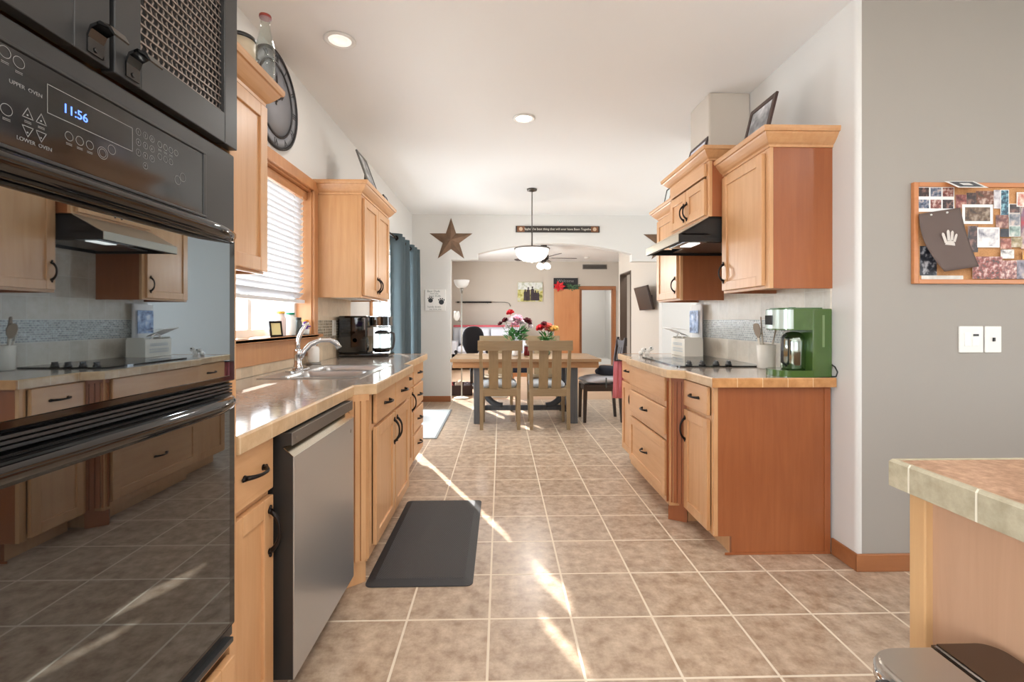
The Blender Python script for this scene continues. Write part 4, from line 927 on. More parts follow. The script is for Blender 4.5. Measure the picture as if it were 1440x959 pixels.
# utensil crock
cr = thing('utensil_crock', (1.618, 2.83, .9145), 'cream ceramic crock of spatulas beside the green coffee machine', 'crock')
MB().lathe([(0, .9145), (.046, .9145), (.050, .919), (.053, 1.06), (.049, 1.062), (.046, .93), (0, .925)], (1.618, 2.83, 0), 28).build('pot', offwhite, cr)
hm = plain('spatula_head', (150, 134, 116), .5); hs = plain('utensil_stick', (222, 212, 196), .45)
UT = [(-.028, -.01, -.075, -.02, .275, 'taupe spatula leaning left in the cream crock', hm, .027), (-.012, .018, -.022, .02, .315, 'tallest taupe spatula upright in the cream crock', hm, .027), (-.018, .015, -.05, .03, .25, 'small beige spoon behind the left spatula in the crock', hs, .014), (.022, -.006, .05, -.02, .255, 'brown spoon leaning right in the cream crock', hm, .018)]
for (bx, by, tx, ty, L, lab, m, w) in UT:
    b = Vector((1.618+bx*.6, 2.83+by*.6, .935)); tp = Vector((1.618+tx, 2.83+ty, .9145+L)); d = (tp-b).normalized()
    t = thing('spatula', tuple(b), lab, 'utensil', 'utensils in the cream crock')
    MB().cyl(b, b+(tp-b)*.66, .0045, .006, 10).build('handle', hs, t)
    q = d.to_track_quat('Z', 'Y').to_matrix().to_4x4(); M = Matrix.Translation(b+(tp-b)*.64) @ q; hl = (tp-b).length*.36
    mb = MB(); pts = [(-.004, 0), (-w*.8, hl*.3), (-w, hl*.65), (-w*.75, hl*.93), (-w*.3, hl), (w*.3, hl), (w*.75, hl*.93), (w, hl*.65), (w*.8, hl*.3), (.004, 0)]
    n = len(pts); vs = [M @ Vector((x, -.003, z)) for x, z in pts]+[M @ Vector((x, .003, z)) for x, z in pts]
    mb.add(vs, [tuple(range(n))[::-1], tuple(range(n, 2*n))]+[(i, (i+1) % n, n+(i+1) % n, n+i) for i in range(n)]); mb.build('head', m, t)
# green coffee machine
gm = thing('coffee_machine', (1.58, 2.50, .9145), 'green single-serve coffee machine on the near end of the right counter', 'coffee machine')
green = plain('green_enamel', (70, 98, 44), .18, 0, .6, coat=.5); green_d = plain('green_recess', (52, 96, 74), .2, .3)
ya, yb = 2.39, 2.585; ym = (ya+yb)/2; hw = (yb-ya)/2
def stad(x0, x1): return [(x0+hw*.75*(1-math.sin(math.radians(a))), ym+hw*math.cos(math.radians(a))) for a in range(0, 181, 5)]+[(x1, ya), (x1, yb)]
mb = MB(); mb.prism(stad(1.438, 1.66), .9148, .948, 'XY'); mb.build('base', green, gm)
mb = MB(); mb.prism(stad(1.438, 1.66), 1.158, 1.268, 'XY'); mb.build('head', green, gm)
mb = MB(); mb.box(1.610, 1.711, ya-.0005, yb, .9148, 1.2685, .004, seg=2); mb.build('column', green, gm)
mb = MB(); mb.prism(stad(1.4365, 1.507), 1.164, 1.264, 'XY'); mb.build('front_sheen', plain('window_sheen', (196, 210, 202), .22, .25), gm)  # pale tone stands for the window reflected in the green gloss
mb = MB(); mb.box(1.4335, 1.4385, ym-.032, ym+.032, 1.185, 1.235, .001); mb.build('display', black_gloss, gm)
mb = MB(); mb.prism(stad(1.46, 1.66), 1.2685, 1.274, 'XY'); mb.box(1.55, 1.575, ym-.012, ym+.012, 1.273, 1.278); mb.build('lid', plain('green_lid', (66, 100, 56), .3), gm)
mb = MB(); mb.lathe([(0, .949), (.056, .949), (.060, .955), (.060, 1.10), (.05, 1.13), (.03, 1.145), (0, 1.148)], (1.568, ym, 0), 28); mb.build('carafe', plain('carafe_steel', (176, 190, 182), .12, 1.), gm)
MB().tube([(1.51, ym-.03, 1.13), (1.485, ym-.045, 1.12), (1.478, ym-.05, 1.06), (1.482, ym-.045, .99), (1.51, ym-.035, .97)], .007, 8).build('carafe_handle', black_satin, gm)
mb = MB(); mb.box(1.66, 1.672, ya-.001, ya+.001, 1.07, 1.235, .0005); mb.build('water_gauge', plain('gauge', (120, 140, 96), .3), gm)
MB().tube([(1.709, 2.50, 1.0), (1.7155, 2.42, .985), (1.715, 2.375, .97), (1.714, 2.355, .945), (1.712, 2.362, .922), (1.706, 2.385, .918)], .0035, 8).build('power_cord', black_satin, gm)

# wall cabinets right
wall_cab('large wood wall cabinet above the green coffee machine', XR, 1.39, -1, 2.40, 2.90, 1.374, 2.105, [(2.44, 2.885, 1.39, 2.085, ('Z', 2.86, 1.50))], .092, orange_wood)
wall_cab('raised wood wall cabinet with two small doors above the range hood', XR, 1.30, -1, 2.905, 3.56, 1.857, 2.207, [(2.935, 3.228, 1.872, 2.10, ('Z', 3.205, 1.955)), (3.236, 3.53, 1.872, 2.10, ('Z', 3.26, 1.955)), (2.935, 3.53, 2.115, 2.195, None)], .075, orange_wood)
wall_cab('narrow wood wall cabinet on the dining side of the range hood', XR, 1.375, -1, 3.57, 4.07, 1.362, 2.075, [(3.60, 4.055, 1.377, 2.055, ('Z', 3.63, 1.48))], .085, orange_wood)
hd = thing('range_hood', (1.42, 3.23, 1.70), 'black range hood with a lit underside above the cooktop', 'range hood')
mb = MB(); x0 = 1.11; y0, y1 = 2.908, 3.557
mb.prism([(1.30, 1.853), (XR-.009, 1.853), (XR-.009, 1.70), (XR-.025, 1.70), (XR-.025, 1.845), (1.305, 1.845), (x0+.02, 1.742), (x0+.02, 1.697), (x0, 1.697), (x0, 1.745)], y0, y1, 'XZ')
mb.box(x0+.02, XR-.025, y0, y0+.014, 1.70, 1.75); mb.box(1.302, XR-.02, y0, y0+.014, 1.75, 1.85); mb.prism([(x0+.012, 1.742), (1.302, 1.742), (1.302, 1.848)], y0, y0+.014, 'XZ'); mb.box(x0+.02, XR-.025, y1-.014, y1, 1.70, 1.742); mb.box(1.302, XR-.025, y1-.014, y1, 1.742, 1.85)
mb.build('shell', black_matte, hd)
mb = MB(); mb.prism([(1.298, 1.851), (1.296, 1.856), (x0-.003, 1.75), (x0-.003, 1.70), (x0-.0005, 1.70), (x0-.0005, 1.747)], y0, y1, 'XZ'); mb.build('front_strip', plain('hood_strip', (196, 186, 168), .3, .6), hd)
mb = MB(); mb.box(1.30, 1.66, 3.05, y1-.03, 1.715, 1.722); mb.build('filter', brushed('filter', (130, 130, 128), .35, 'X'), hd)
mb = MB(); mb.box(1.16, 1.30, 2.93, 3.22, 1.700, 1.735, .004); mb.build('light_housing', brushed('light_box', (176, 186, 192), .3, 'Y'), hd)
mb = MB(); mb.box(1.20, 1.27, 2.97, 3.12, 1.6965, 1.7005); mb.build('lamp', plain('hood_lamp', (250, 250, 245), .4, emit=(255, 250, 240), es=1.5), hd)
# pictures on the right cabinets
picture((1.455, 2.70, 2.196), .27, .29, '-X', 14, 'dark wood picture frame leaning on the large right wall cabinet', plain('walnut', (70, 50, 44), .4), blotches('family_photo', [(70, 70, 74), (150, 152, 156), (226, 226, 228)], 10), .028)
picture((1.37, 3.36, 2.281), .30, .205, '-X', 16, 'dark frame with a pale card on the raised cabinet above the hood', plain('walnut_dark', (64, 50, 48), .4), blotches('pale_card', [(206, 206, 226), (222, 220, 232), (240, 240, 244)], 8), .02)
picture((1.40, 3.98, 2.158), .14, .185, '-X', 12, 'small black frame on the narrow cabinet beside the hood', black_satin, blotches('small_card', [(196, 206, 204), (226, 230, 228)], 8), .012)
# pink towel on the counter end
tw2 = thing('dish_towel', (1.09, 4.125, .5), 'pink dish towel hanging at the dining end of the right counter', 'towel')
mb = MB(); vs = []; n = 16
for z, k in ((.52, 1.15), (.62, 1.05), (.75, 1.), (.855, .9)):
    for i in range(n+1): u = i/n; vs.append((1.045+(u-.5)*.10*k, 4.136+.008*math.sin(u*17), z))
mb.add(vs, [(k*(n+1)+i, k*(n+1)+i+1, (k+1)*(n+1)+i+1, (k+1)*(n+1)+i) for k in range(3) for i in range(n)], True); o = mb.build('cloth', plain('pink_cloth', (214, 128, 140), .85, bump=.3, bscale=200), tw2); md = o.modifiers.new('s', 'SOLIDIFY'); md.thickness = .004
MB().cyl((1.0, 4.124, .852), (1.09, 4.124, .852), .005, seg=8).build('towel_bar', bronze, tw2)

# ---- bulletin board
bd = thing('bulletin_board', (2.42, 2.222, 1.385), 'cork bulletin board in a wood frame full of snapshots on the grey wall', 'bulletin board')
bx0, bx1, bz0, bz1 = 1.982, 2.90, 1.384, 1.872; YW = 2.2295
mb = MB(); mb.box(bx0+.02, bx1-.02, YW-.010, YW-.0005, bz0+.02, bz1-.02); mb.build('cork', speckle('cork', (176, 124, 80), (212, 160, 110), 160, .9), bd)
mb = MB()
for (a, b, c, d) in ((bx0, bx0+.024, bz0, bz1), (bx1-.024, bx1, bz0, bz1), (bx0+.024, bx1-.024, bz0, bz0+.022), (bx0+.024, bx1-.024, bz1-.022, bz1)): mb.box(a, b, YW-.020, YW-.0004, c, d, .003)
mb.build('frame', wood('board_frame', (190, 120, 72), (212, 146, 96), .4, 'X'), bd)
def bxz(u, v): return 1.981+(u-10)*.000633, 1.872-(v-95)*.000605
lay = [0]
def snap(u0, v0, u1, v1, pal, label, border=0, scale=34, name='photo_print', rot=0):
    lay[0] += 1; x0, z1 = bxz(u0, v0); x1, z0 = bxz(u1, v1); y = YW-.0104-lay[0]*.00055
    t = thing(name, ((x0+x1)/2, y, (z0+z1)/2), label, 'photo', 'photos on the cork board')
    M = Matrix.Translation(((x0+x1)/2, y, (z0+z1)/2)) @ Matrix.Rotation(math.radians(rot), 4, 'Y'); w, h = (x1-x0)/2, (z1-z0)/2
    MB().box(-w, w, -.0003, .0003, -h, h, 0, M).build('paper', white_paint, t)
    b = border*.000633; o = MB().box(-w+b, w-b, -.0005, -.0003, -h+b, h-b, 0, M).build('image', blotches('snapshot', pal, scale), t)
    return t
DK = [(24, 22, 24), (70, 50, 46), (150, 110, 96)]
snap(68, 600, 200, 835, [(20, 22, 26), (60, 62, 70), (196, 196, 200)], 'dark snapshot peeking from under the brown handprint paper')
snap(80, 835, 405, 868, [(206, 200, 190), (226, 222, 214)], 'narrow pale paper along the bottom edge of the cork board')
for k in range(1):
    sh = snap(48, 130, 335, 328, [(40, 44, 56), (120, 80, 70), (190, 170, 160)], 'white sheet of six small pictures at the upper left of the board', 7)
    im = [c for c in sh.children if c.name.startswith('image')][0]; bpy.data.objects.remove(im)
    y = YW-.0104-lay[0]*.00055
    for i in range(3):
        for j in range(2):
            (xa, zb), (xb, za) = bxz(54+i*95, 136+j*95), bxz(54+i*95+84, 136+j*95+70); MB().box(xa, xb, y-.0005, y-.0003, za, zb).build('image', blotches('cell', [DK, [(30, 40, 60), (110, 120, 140), (210, 190, 180)], [(60, 24, 24), (150, 90, 80), (220, 200, 190)]][(i+j) % 3], 60), sh)
snap(345, 190, 482, 300, [(60, 24, 24), (150, 80, 74), (206, 160, 140)], 'reddish portrait snapshot just below the white card')
snap(430, 175, 500, 270, DK, 'thin dark snapshot beside the reddish portrait')
snap(500, 160, 655, 268, [(40, 50, 30), (120, 70, 50), (214, 190, 176)], 'green and brown snapshot right of the white card', 0)
snap(640, 152, 700, 300, [(150, 140, 150), (206, 200, 204), (230, 226, 226)], 'pale lilac snapshot left of the dark photo strip')
snap(392, 268, 632, 424, [(30, 26, 26), (110, 84, 60), (170, 150, 130)], 'group snapshot with a wide white border above the middle', 22)
snap(690, 150, 757, 368, [(20, 30, 50), (50, 90, 110), (150, 200, 210)], 'tall blue photo booth strip near the top of the board', 5, 60)
snap(757, 262, 845, 338, DK, 'dark snapshot right of the photo booth strip', 4)
snap(815, 170, 1000, 285, [(190, 60, 50), (220, 190, 170), (240, 230, 220)], 'bright snapshot with red in the upper right of the board', 6)
snap(652, 352, 748, 455, [(50, 30, 30), (130, 80, 70), (210, 170, 150)], 'brown portrait snapshot below the photo booth strip')
snap(752, 342, 842, 438, [(60, 70, 80), (140, 140, 146), (216, 196, 184)], 'grey snapshot of a figure right of the brown portrait', 3)
snap(752, 440, 842, 524, [(70, 90, 80), (150, 170, 160), (220, 220, 210)], 'greenish snapshot under the grey figure', 3)
snap(845, 290, 1010, 620, [(190, 40, 40), (120, 90, 110), (230, 200, 180)], 'tall snapshot with a red patch at the right of the board', 0, 16)
snap(430, 440, 508, 650, DK, 'dark narrow snapshot right of the handprint', 0)
snap(502, 452, 676, 612, [(40, 40, 70), (190, 186, 190), (234, 230, 226), (240, 236, 232)], 'mostly white snapshot with a small dark figure in the middle', 10, 22)
snap(680, 462, 748, 528, [(20, 18, 22), (50, 44, 50)], 'small black snapshot right of the white one')
snap(680, 540, 768, 622, [(90, 40, 34), (160, 90, 70), (216, 170, 150)], 'small warm portrait below the black snapshot')
snap(765, 530, 850, 610, [(90, 80, 40), (170, 150, 110), (210, 200, 180)], 'small olive snapshot right of the warm portrait')
snap(680, 628, 785, 700, [(30, 30, 34), (220, 216, 212), (240, 238, 234)], 'black and white couple snapshot above the bottom row')
snap(850, 640, 1010, 705, [(220, 180, 40), (200, 120, 70), (230, 210, 180)], 'yellow snapshot at the right above the bottom row')
snap(460, 685, 692, 862, [(40, 60, 50), (150, 70, 60), (220, 190, 180)], 'busy group snapshot at the bottom right of the handprint', 0, 50)
snap(692, 715, 802, 862, [(70, 50, 60), (170, 110, 100), (230, 210, 200)], 'crowd snapshot in the middle of the bottom row', 0, 60)
snap(803, 712, 1010, 862, [(60, 60, 70), (150, 140, 150), (200, 180, 160)], 'grey group snapshot at the right of the bottom row', 0, 26)
# handprint paper: brown sheet with a curling lower left corner
hp = thing('handprint_paper', (2.12, 2.21, 1.6), 'brown paper with a white handprint pinned on the left of the cork board', 'paper')
C4 = {'tl': (32, 352), 'tr': (352, 300), 'br': (482, 768), 'bl': (185, 812)}
def hpp(u, v):
    a = [C4['tl'][i]*(1-u)+C4['tr'][i]*u for i in (0, 1)]; b = [C4['bl'][i]*(1-u)+C4['br'][i]*u for i in (0, 1)]
    p = [a[i]*(1-v)+b[i]*v for i in (0, 1)]; p[0] -= 34*math.sin(PI*v)*(1-u)*1.2; p[0] += 28*math.sin(PI*v)*u*0-12*math.sin(PI*v)*u
    return p
vs = []; n = 14
def hy(u, v): return YW-.0104-.016-.004-.030*(v**2)*(.35+.65*(1-u))
for j in range(n+1):
    for i in range(n+1): p = hpp(i/n, j/n); x, z = bxz(*p); vs.append((x, hy(i/n, j/n), z))
mb = MB(); mb.add(vs, [(j*(n+1)+i, j*(n+1)+i+1, (j+1)*(n+1)+i+1, (j+1)*(n+1)+i) for j in range(n) for i in range(n)], True); o = mb.build('sheet', plain('brown_paper', (100, 84, 78), .7, var=.08, bscale=8), hp); md = o.modifiers.new('s', 'SOLIDIFY'); md.thickness = .0006
hx, hz = bxz(262, 600); y = hy(.55, .55)-.0016; mb = MB()
M = Matrix.Translation((hx, y+.0, hz)) @ Matrix.Rotation(math.radians(7), 4, 'X')
def pad(pts): mb.add([M @ Vector((a, 0, b)) for a, b in pts], [tuple(range(len(pts)))])
pad([(.026*math.cos(a/12*2*PI), -.004+.027*math.sin(a/12*2*PI)) for a in range(12)])
for (bx, bz, tx, tz, w) in ((-.020, .012, -.042, .056, .0068), (-.008, .022, -.018, .070, .007), (.006, .023, .004, .066, .007), (.019, .016, .026, .052, .0062), (-.018, -.012, -.052, -.022, .0075)):
    d = Vector((tx-bx, tz-bz)).normalized(); q = Vector((-d.y, d.x)); b0 = Vector((bx, bz)); t0 = Vector((tx, tz))
    pad([tuple(b0-q*w), tuple(t0-q*w-d*.006), tuple(t0-q*w*.6), tuple(t0+d*.003), tuple(t0+q*w*.6), tuple(t0+q*w-d*.006), tuple(b0+q*w)])
mb.build('handprint', plain('white_paint_print', (214, 206, 198), .6), hp)
for uu in (.28, .66): p = hpp(uu, .05); x, z = bxz(*p); MB().ball((x, hy(uu, .05)-.003, z), .005, seg=8).build('push_pin', white_pl, hp)
wc = thing('invitation_card', (2.2, 2.2, 1.85), 'white card with a dark panel tipped out over the top of the cork board', 'card')
a = [bxz(243, 90), bxz(470, 88)]; b = [bxz(243, 190), bxz(470, 190)]
yt, ybm = YW-.022, YW-.09
q = [Vector((a[0][0], yt, a[0][1])), Vector((a[1][0], yt, a[1][1])), Vector((b[1][0]+.0, ybm, b[1][1]-.0+.012)), Vector((b[0][0], ybm, b[0][1]+.012))]
nn = (q[1]-q[0]).cross(q[3]-q[0]).normalized(); nn = nn if nn.y < 0 else -nn
def card(s0, off, th, nm, m):
    c0 = sum(q, Vector())/4; w = [c0+(p-c0)*s0+nn*off for p in q]; k = [p+nn*th for p in w]
    mb = MB(); mb.add(w+k, [(0, 1, 2, 3), (7, 6, 5, 4), (0, 4, 5, 1), (1, 5, 6, 2), (2, 6, 7, 3), (3, 7, 4, 0)]); mb.build(nm, m, wc)
card(1, 0, .001, 'sheet', white_paint); card(.78, .001, .0006, 'dark_panel', plain('slate', (78, 80, 86), .5)); card(.33, .0016, .0006, 'label_panel', white_paint)
# switches
for (x0, x1, lab, kind) in ((2.217, 2.338, 'wide white double switch plate below the bulletin board', 2), (2.346, 2.428, 'narrow white switch plate right of the double one', 1)):
    t = thing('light_switch', ((x0+x1)/2, 2.227, 1.115), lab, 'switch')
    MB().box(x0, x1, 2.2235, 2.2295, 1.052, 1.180, .003).build('cover_plate', white_pl, t)
    if kind == 2:
        MB().box(x0+.024, x0+.056, 2.2205, 2.2237, 1.083, 1.149, .002).build('rocker', white_paint, t)
        mb = MB(); mb.box(x1-.052, x1-.024, 2.222, 2.2237, 1.132, 1.142, .001); mb.build('sensor', steel_dark, t)
        mb = MB(); mb.box(x1-.056, x1-.022, 2.2215, 2.2237, 1.083, 1.125, .002); mb.build('button', white_paint, t)
    else:
        mb = MB(); mb.box(x0+.036, x0+.046, 2.2175, 2.2237, 1.107, 1.125, .001); mb.build('toggle', steel_dark, t)

# ---- peninsula
pn = thing('peninsula_counter', (1.7, .2, 0), 'wood-panelled peninsula with a speckled tile-edged top at the lower right', 'counter')
mb = MB(); mb.box(.868, 2.7, -.45, .955, 0, .862); mb.build('body', wood('pale_maple_panel', (160, 122, 94), (188, 150, 122), .4, 'Z', .8), pn)
mb = MB(); mb.box(.852, .888, .925, .962, 0, .862, .003); mb.build('corner_post', wood('pale_post', (176, 134, 90), (200, 160, 114), .4, 'Z'), pn)
mb = MB(); mb.box(.838, 2.75, -.5, .975, .862, .9138, .002); mb.build('top', pen_top, pn)
edge_strip(pn, [(.838, -.5), (.838, .975), (2.75, .975)], .010, .858, .9142, pen_edge, side=-1)
# ---- trash can
bn = thing('trash_can', (.735, .6, 0), 'stainless step trash can with a dark lid in front of the peninsula', 'trash can')
x0, x1, y0, y1 = .612, .815, .33, .795
mb = MB(); mb.prism(rrect(x0+.006, x1-.006, y0+.006, y1-.006, .05, 8), .02, .625, 'XY', True); mb.build('body', steel, bn)
mb = MB(); mb.prism(rrect(x0, x1, y0, y1, .055, 8), .0, .03, 'XY', True); mb.build('base_ring', black_matte, bn)
mb = MB(); mb.prism(rrect(x0, x1, y0, y1, .055, 8), .622, .638, 'XY', True); mb.build('rim', chrome, bn)
def dome(x0, x1, y0, y1, r, z0, z1, m, nm):
    mb = MB(); n = 36; vs = []; L = [(0, z0), (.0, z1-.006), (.004, z1-.001), (.012, z1)]
    for o_, z in L: vs += [(x, y, z) for x, y in rrect(x0+o_, x1-o_, y0+o_, y1-o_, r, 8)]
    fs = [(i*n+j, i*n+(j+1) % n, (i+1)*n+(j+1) % n, (i+1)*n+j) for i in range(3) for j in range(n)]+[tuple(3*n+j for j in range(n))]
    mb.add(vs, fs); return mb.build(nm, m, bn)
def lid(pts, z0, z1, bv, m, nm):
    mb = MB(); mb.prism(pts, z0, z1, 'XY')
    bmesh.ops.bevel(mb.bm, geom=[e for e in mb.bm.edges if e.verts[0].co.z > z1-1e-4 and e.verts[1].co.z > z1-1e-4 and len(e.link_faces) == 2 and e.calc_face_angle(0) > .5], offset=bv, segments=3, affect='EDGES'); return mb.build(nm, m, bn)
def rpart(xa, xb, ya, yb, left, r=.05, n=8):
    P = []
    if left: P = [(xb, yb)]+[(xa+r+r*math.cos(math.radians(q)), yb-r+r*math.sin(math.radians(q))) for q in range(90, 181, 10)]+[(xa+r+r*math.cos(math.radians(q)), ya+r+r*math.sin(math.radians(q))) for q in range(180, 271, 10)]+[(xb, ya)]
    else: P = [(xa, ya)]+[(xb-r+r*math.cos(math.radians(q)), ya+r+r*math.sin(math.radians(q))) for q in range(270, 361, 10)]+[(xb-r+r*math.cos(math.radians(q)), yb-r+r*math.sin(math.radians(q))) for q in range(0, 91, 10)]+[(xa, yb)]
    return P
lid(rpart(x0+.004, .740, y0+.004, y1-.004, True), .638, .652, .006, bin_lid_m, 'lid')
lid(rpart(.742, x1+.035, y0+.004, y1-.001, False, .035), .638, .655, .005, brushed('dark_lid', (104, 96, 90), .22, 'Y'), 'dark_lid')
mb = MB(); mb.box(x0-.018, x0+.004, .70, .735, .585, .64, .004); mb.box(x0-.030, x0-.012, .66, .70, .55, .625, .004); mb.build('hinge', black_satin, bn)

# ================================================================== DINING AREA
oak = wood('weathered_oak', (132, 112, 82), (164, 142, 108), .5, 'Z'); oak_h = wood('weathered_oak_rail', (132, 112, 82), (164, 142, 108), .5, 'X')
def leg_taper(mb, x0, y0, x1, y1, z0, z1, a, b):
    vs = [(x0-a, y0-a, z0), (x0+a, y0-a, z0), (x0+a, y0+a, z0), (x0-a, y0+a, z0), (x1-b, y1-b, z1), (x1+b, y1-b, z1), (x1+b, y1+b, z1), (x1-b, y1+b, z1)]
    mb.add(vs, [(3, 2, 1, 0), (4, 5, 6, 7), (0, 1, 5, 4), (1, 2, 6, 5), (2, 3, 7, 6), (3, 0, 4, 7)]); return mb
def oak_chair(label):
    t = thing('dining_chair', (0, 0, 0), label, 'chair', 'oak dining chairs around the table')
    for s in (-1, 1):
        mb = MB(); x = s*.205
        leg_taper(mb, x, -.01, x, .02, 0, .45, .019, .021); leg_taper(mb, x, .02, x*1.05, -.055, .45, .955, .021, .016); mb.build('leg', oak, t)
        mb = MB(); leg_taper(mb, s*.20, .41, s*.20, .41, 0, .43, .017, .021); mb.build('leg', oak, t)
    mb = MB(); pts = [(-.245, 0), (-.12, -.012), (0, -.016), (.12, -.012), (.245, 0)]
    for a, b in zip(pts, pts[1:]):
        mb.prism([(a[0], -.072+a[1]*.6), (b[0], -.072+b[1]*.6), (b[0], -.044+b[1]*.6), (a[0], -.044+a[1]*.6)], .875, .985-.0, 'XY')
    bmesh.ops.remove_doubles(mb.bm, verts=mb.bm.verts[:], dist=.0005); mb.build('top_rail', oak_h, t)
    for x in (-.072, .098-.026):
        mb = MB(); w = .052; f = lambda z: .02-.075*(z-.45)/.5-.012*math.sin(PI*(z-.45)/.45)
        zz = [.44, .55, .66, .77, .88]
        for a, b in zip(zz, zz[1:]): mb.prism([(f(a)-.007, a), (f(b)-.007, b), (f(b)+.007, b), (f(a)+.007, a)], x-w, x+w, 'YZ')
        bmesh.ops.remove_doubles(mb.bm, verts=mb.bm.verts[:], dist=.0005); mb.build('splat', oak, t)
    mb = MB(); mb.box(-.19, .19, .005, .030, .365, .445, .003); mb.build('seat_rail', oak_h, t)
    mb = MB(); mb.box(-.185, .185, .40, .425, .37, .43, .003); mb.build('front_apron', oak_h, t)
    for s in (-1, 1): MB().box(s*.205-.011, s*.205+.011, .035, .395, .37, .43, .003).build('side_apron', oak, t)
    MB().box(-.215, .215, .03, .44, .431, .452, .006).build('seat', oak_h, t)
    return t
proto = oak_chair('oak dining chair nearest the sink counter with its back to the kitchen')
proto.location = (-.005, 5.205, 0)
for (x, y, rz, lab) in ((.545, 5.195, 0, 'oak dining chair nearest the cooktop counter with its back to the kitchen'), (-.055, 6.66, PI, 'oak dining chair on the far side of the table behind the tall bouquet'), (.60, 6.66, PI, 'oak dining chair on the far side of the table behind the short bouquet')):
    c_ = clone(proto); c_.location = (x, y, 0); c_.rotation_euler = (0, 0, rz); c_['label'] = lab; ORG[c_.name] = Vector((x, y, 0))
cush_m = plain('patterned_cushion', (176, 180, 184), .85, bump=.2, bscale=120, var=.3)
def cushion(x, y, label, seed):
    mb = MB(); n = 20; lo = []
    for (k, z) in ((.92, .4535), (1., .47), (1.0, .49), (.93, .512), (.7, .522)):
        lo.append([(x+px*k, y+py*k, z) for px, py in rrect(-.2, .2, -.19, .19, .06)])
    m = len(lo[0]); vs = [p for l in lo for p in l]
    fs = [(i*m+j, i*m+(j+1) % m, (i+1)*m+(j+1) % m, (i+1)*m+j) for i in range(4) for j in range(m)]+[tuple(range(m))[::-1], tuple(4*m+j for j in range(m))]
    mb.add(vs, fs, True); o = mb.build('seat_cushion', cush_m); tag(o, label, 'cushion', 'grey patterned chair cushions'); return o
cushion(-.02, 5.44, 'grey patterned cushion on the oak chair nearest the sink counter', 1); cushion(.525, 5.43, 'grey patterned cushion on the oak chair nearest the cooktop counter', 2)
# table
tb = thing('dining_table', (.293, 5.89, 0), 'long plank-topped trestle dining table before the arch', 'table')
plank = wood('table_plank', (140, 108, 76), (186, 152, 112), .35, 'X', .8, coat=.3); iron_wood = wood('charcoal_wood', (60, 62, 66), (96, 98, 102), .5, 'Z')
mb = MB()
for i in range(6): mb.box(-.58, 1.166, 5.42+i*.157, 5.42+i*.157+.1555, .725, .76, .003)
mb.build('tabletop', plank, tb, label='planked tabletop')
mb = MB(); mb.box(-.555, 1.14, 5.445, 5.470, .655, .725, .003); mb.box(-.555, 1.14, 6.31, 6.335, .655, .725, .003); mb.box(-.555, -.53, 5.47, 6.31, .655, .725, .003); mb.box(1.115, 1.14, 5.47, 6.31, .655, .725, .003); mb.build('apron', wood('table_apron', (146, 104, 64), (184, 136, 92), .4, 'X'), tb)
for xx in (-.265, .855):
    for yy in (5.53, 6.24): MB().box(xx-.048, xx+.048, yy-.045, yy+.045, 0, .655, .005).build('leg', iron_wood, tb)
    MB().box(xx-.04, xx+.04, 5.575, 6.195, .08, .15, .004).build('foot_beam', iron_wood, tb)
    s = 1 if xx < 0 else -1; mb = MB(); pts = []
    for i in range(9): a = PI/2*i/8; pts.append((xx+s*(.05+.24*(1-math.cos(a))), 5.885, .42-.28*math.sin(a)))
    mb.tube(pts, .032, 8, flat=1.2); mb.build('curved_brace', iron_wood, tb)
    MB().box(xx-.04, xx+.04, 5.85, 5.92, .15, .655, .004).build('center_post', iron_wood, tb)
MB().box(-.225, .815, 5.86, 5.91, .085, .145, .004).build('stretcher', iron_wood, tb)
# dark chair at the table end
esp = plain('espresso_wood', (40, 28, 26), .3, coat=.3)
dc = thing('dining_chair', (1.40, 5.70, 0), 'dark espresso dining chair at the right end of the table', 'chair')
Mr = Matrix.Translation((1.40, 5.70, 0)) @ Matrix.Rotation(PI/2, 4, 'Z')
def dpart(fn, name, mat=esp):
    mb = MB(); fn(mb); bmesh.ops.transform(mb.bm, matrix=Mr, verts=mb.bm.verts[:]); return mb.build(name, mat, dc)
for s in (-1, 1):
    def back(mb, s=s): leg_taper(mb, s*.17, -.035, s*.17, 0, 0, .45, .016, .021); leg_taper(mb, s*.17, 0, s*.18, -.075, .45, 1.0, .021, .015)
    dpart(back, 'leg'); dpart(lambda mb, s=s: leg_taper(mb, s*.17, .41, s*.17, .40, 0, .43, .017, .022), 'leg')
def crest(mb):
    P = [(-.2, .985), (-.1, .965), (0, .958), (.1, .965), (.2, .985), (.195, .90), (.1, .88), (0, .876), (-.1, .88), (-.195, .90)]
    mb.prism([(a, b) for a, b in P], -.088, -.060, 'XZ')
dpart(crest, 'crest_rail')
for x in (-.085, 0, .085): dpart(lambda mb, x=x: mb.prism([(-.008, .44), (-.072, .89), (-.060, .89), (.006, .44)], x-.028, x+.028, 'YZ'), 'back_slat')
dpart(lambda mb: mb.box(-.19, .19, -.02, .42, .425, .452, .006), 'seat')
dpart(lambda mb: (mb.box(-.15, .15, .385, .405, .37, .425), mb.box(-.15, .15, -.01, .012, .37, .425), mb.box(-.18, -.16, .01, .39, .37, .425), mb.box(.16, .18, .01, .39, .37, .425)), 'apron')
pad = thing('chair_cushion', (1.18, 5.66, .452), 'white cushion with a dark tie on the dark espresso chair', 'cushion')
mb = MB(); mb.lumpy((1.175, 5.66, .505), .22, (1.0, .9, .24), 5, .1, 3); mb.build('pad', plain('white_cushion', (206, 206, 212), .85, bump=.3, bscale=60), pad)
mb = MB(); mb.box(1.22, 1.235, 5.438, 5.45, .42, .54, .003); mb.build('tie', plain('grey_tie', (70, 74, 70), .8), pad)
jk = thing('folded_jacket', (1.26, 5.72, .56), 'navy jacket bundled on the white cushion of the dark chair', 'jacket')
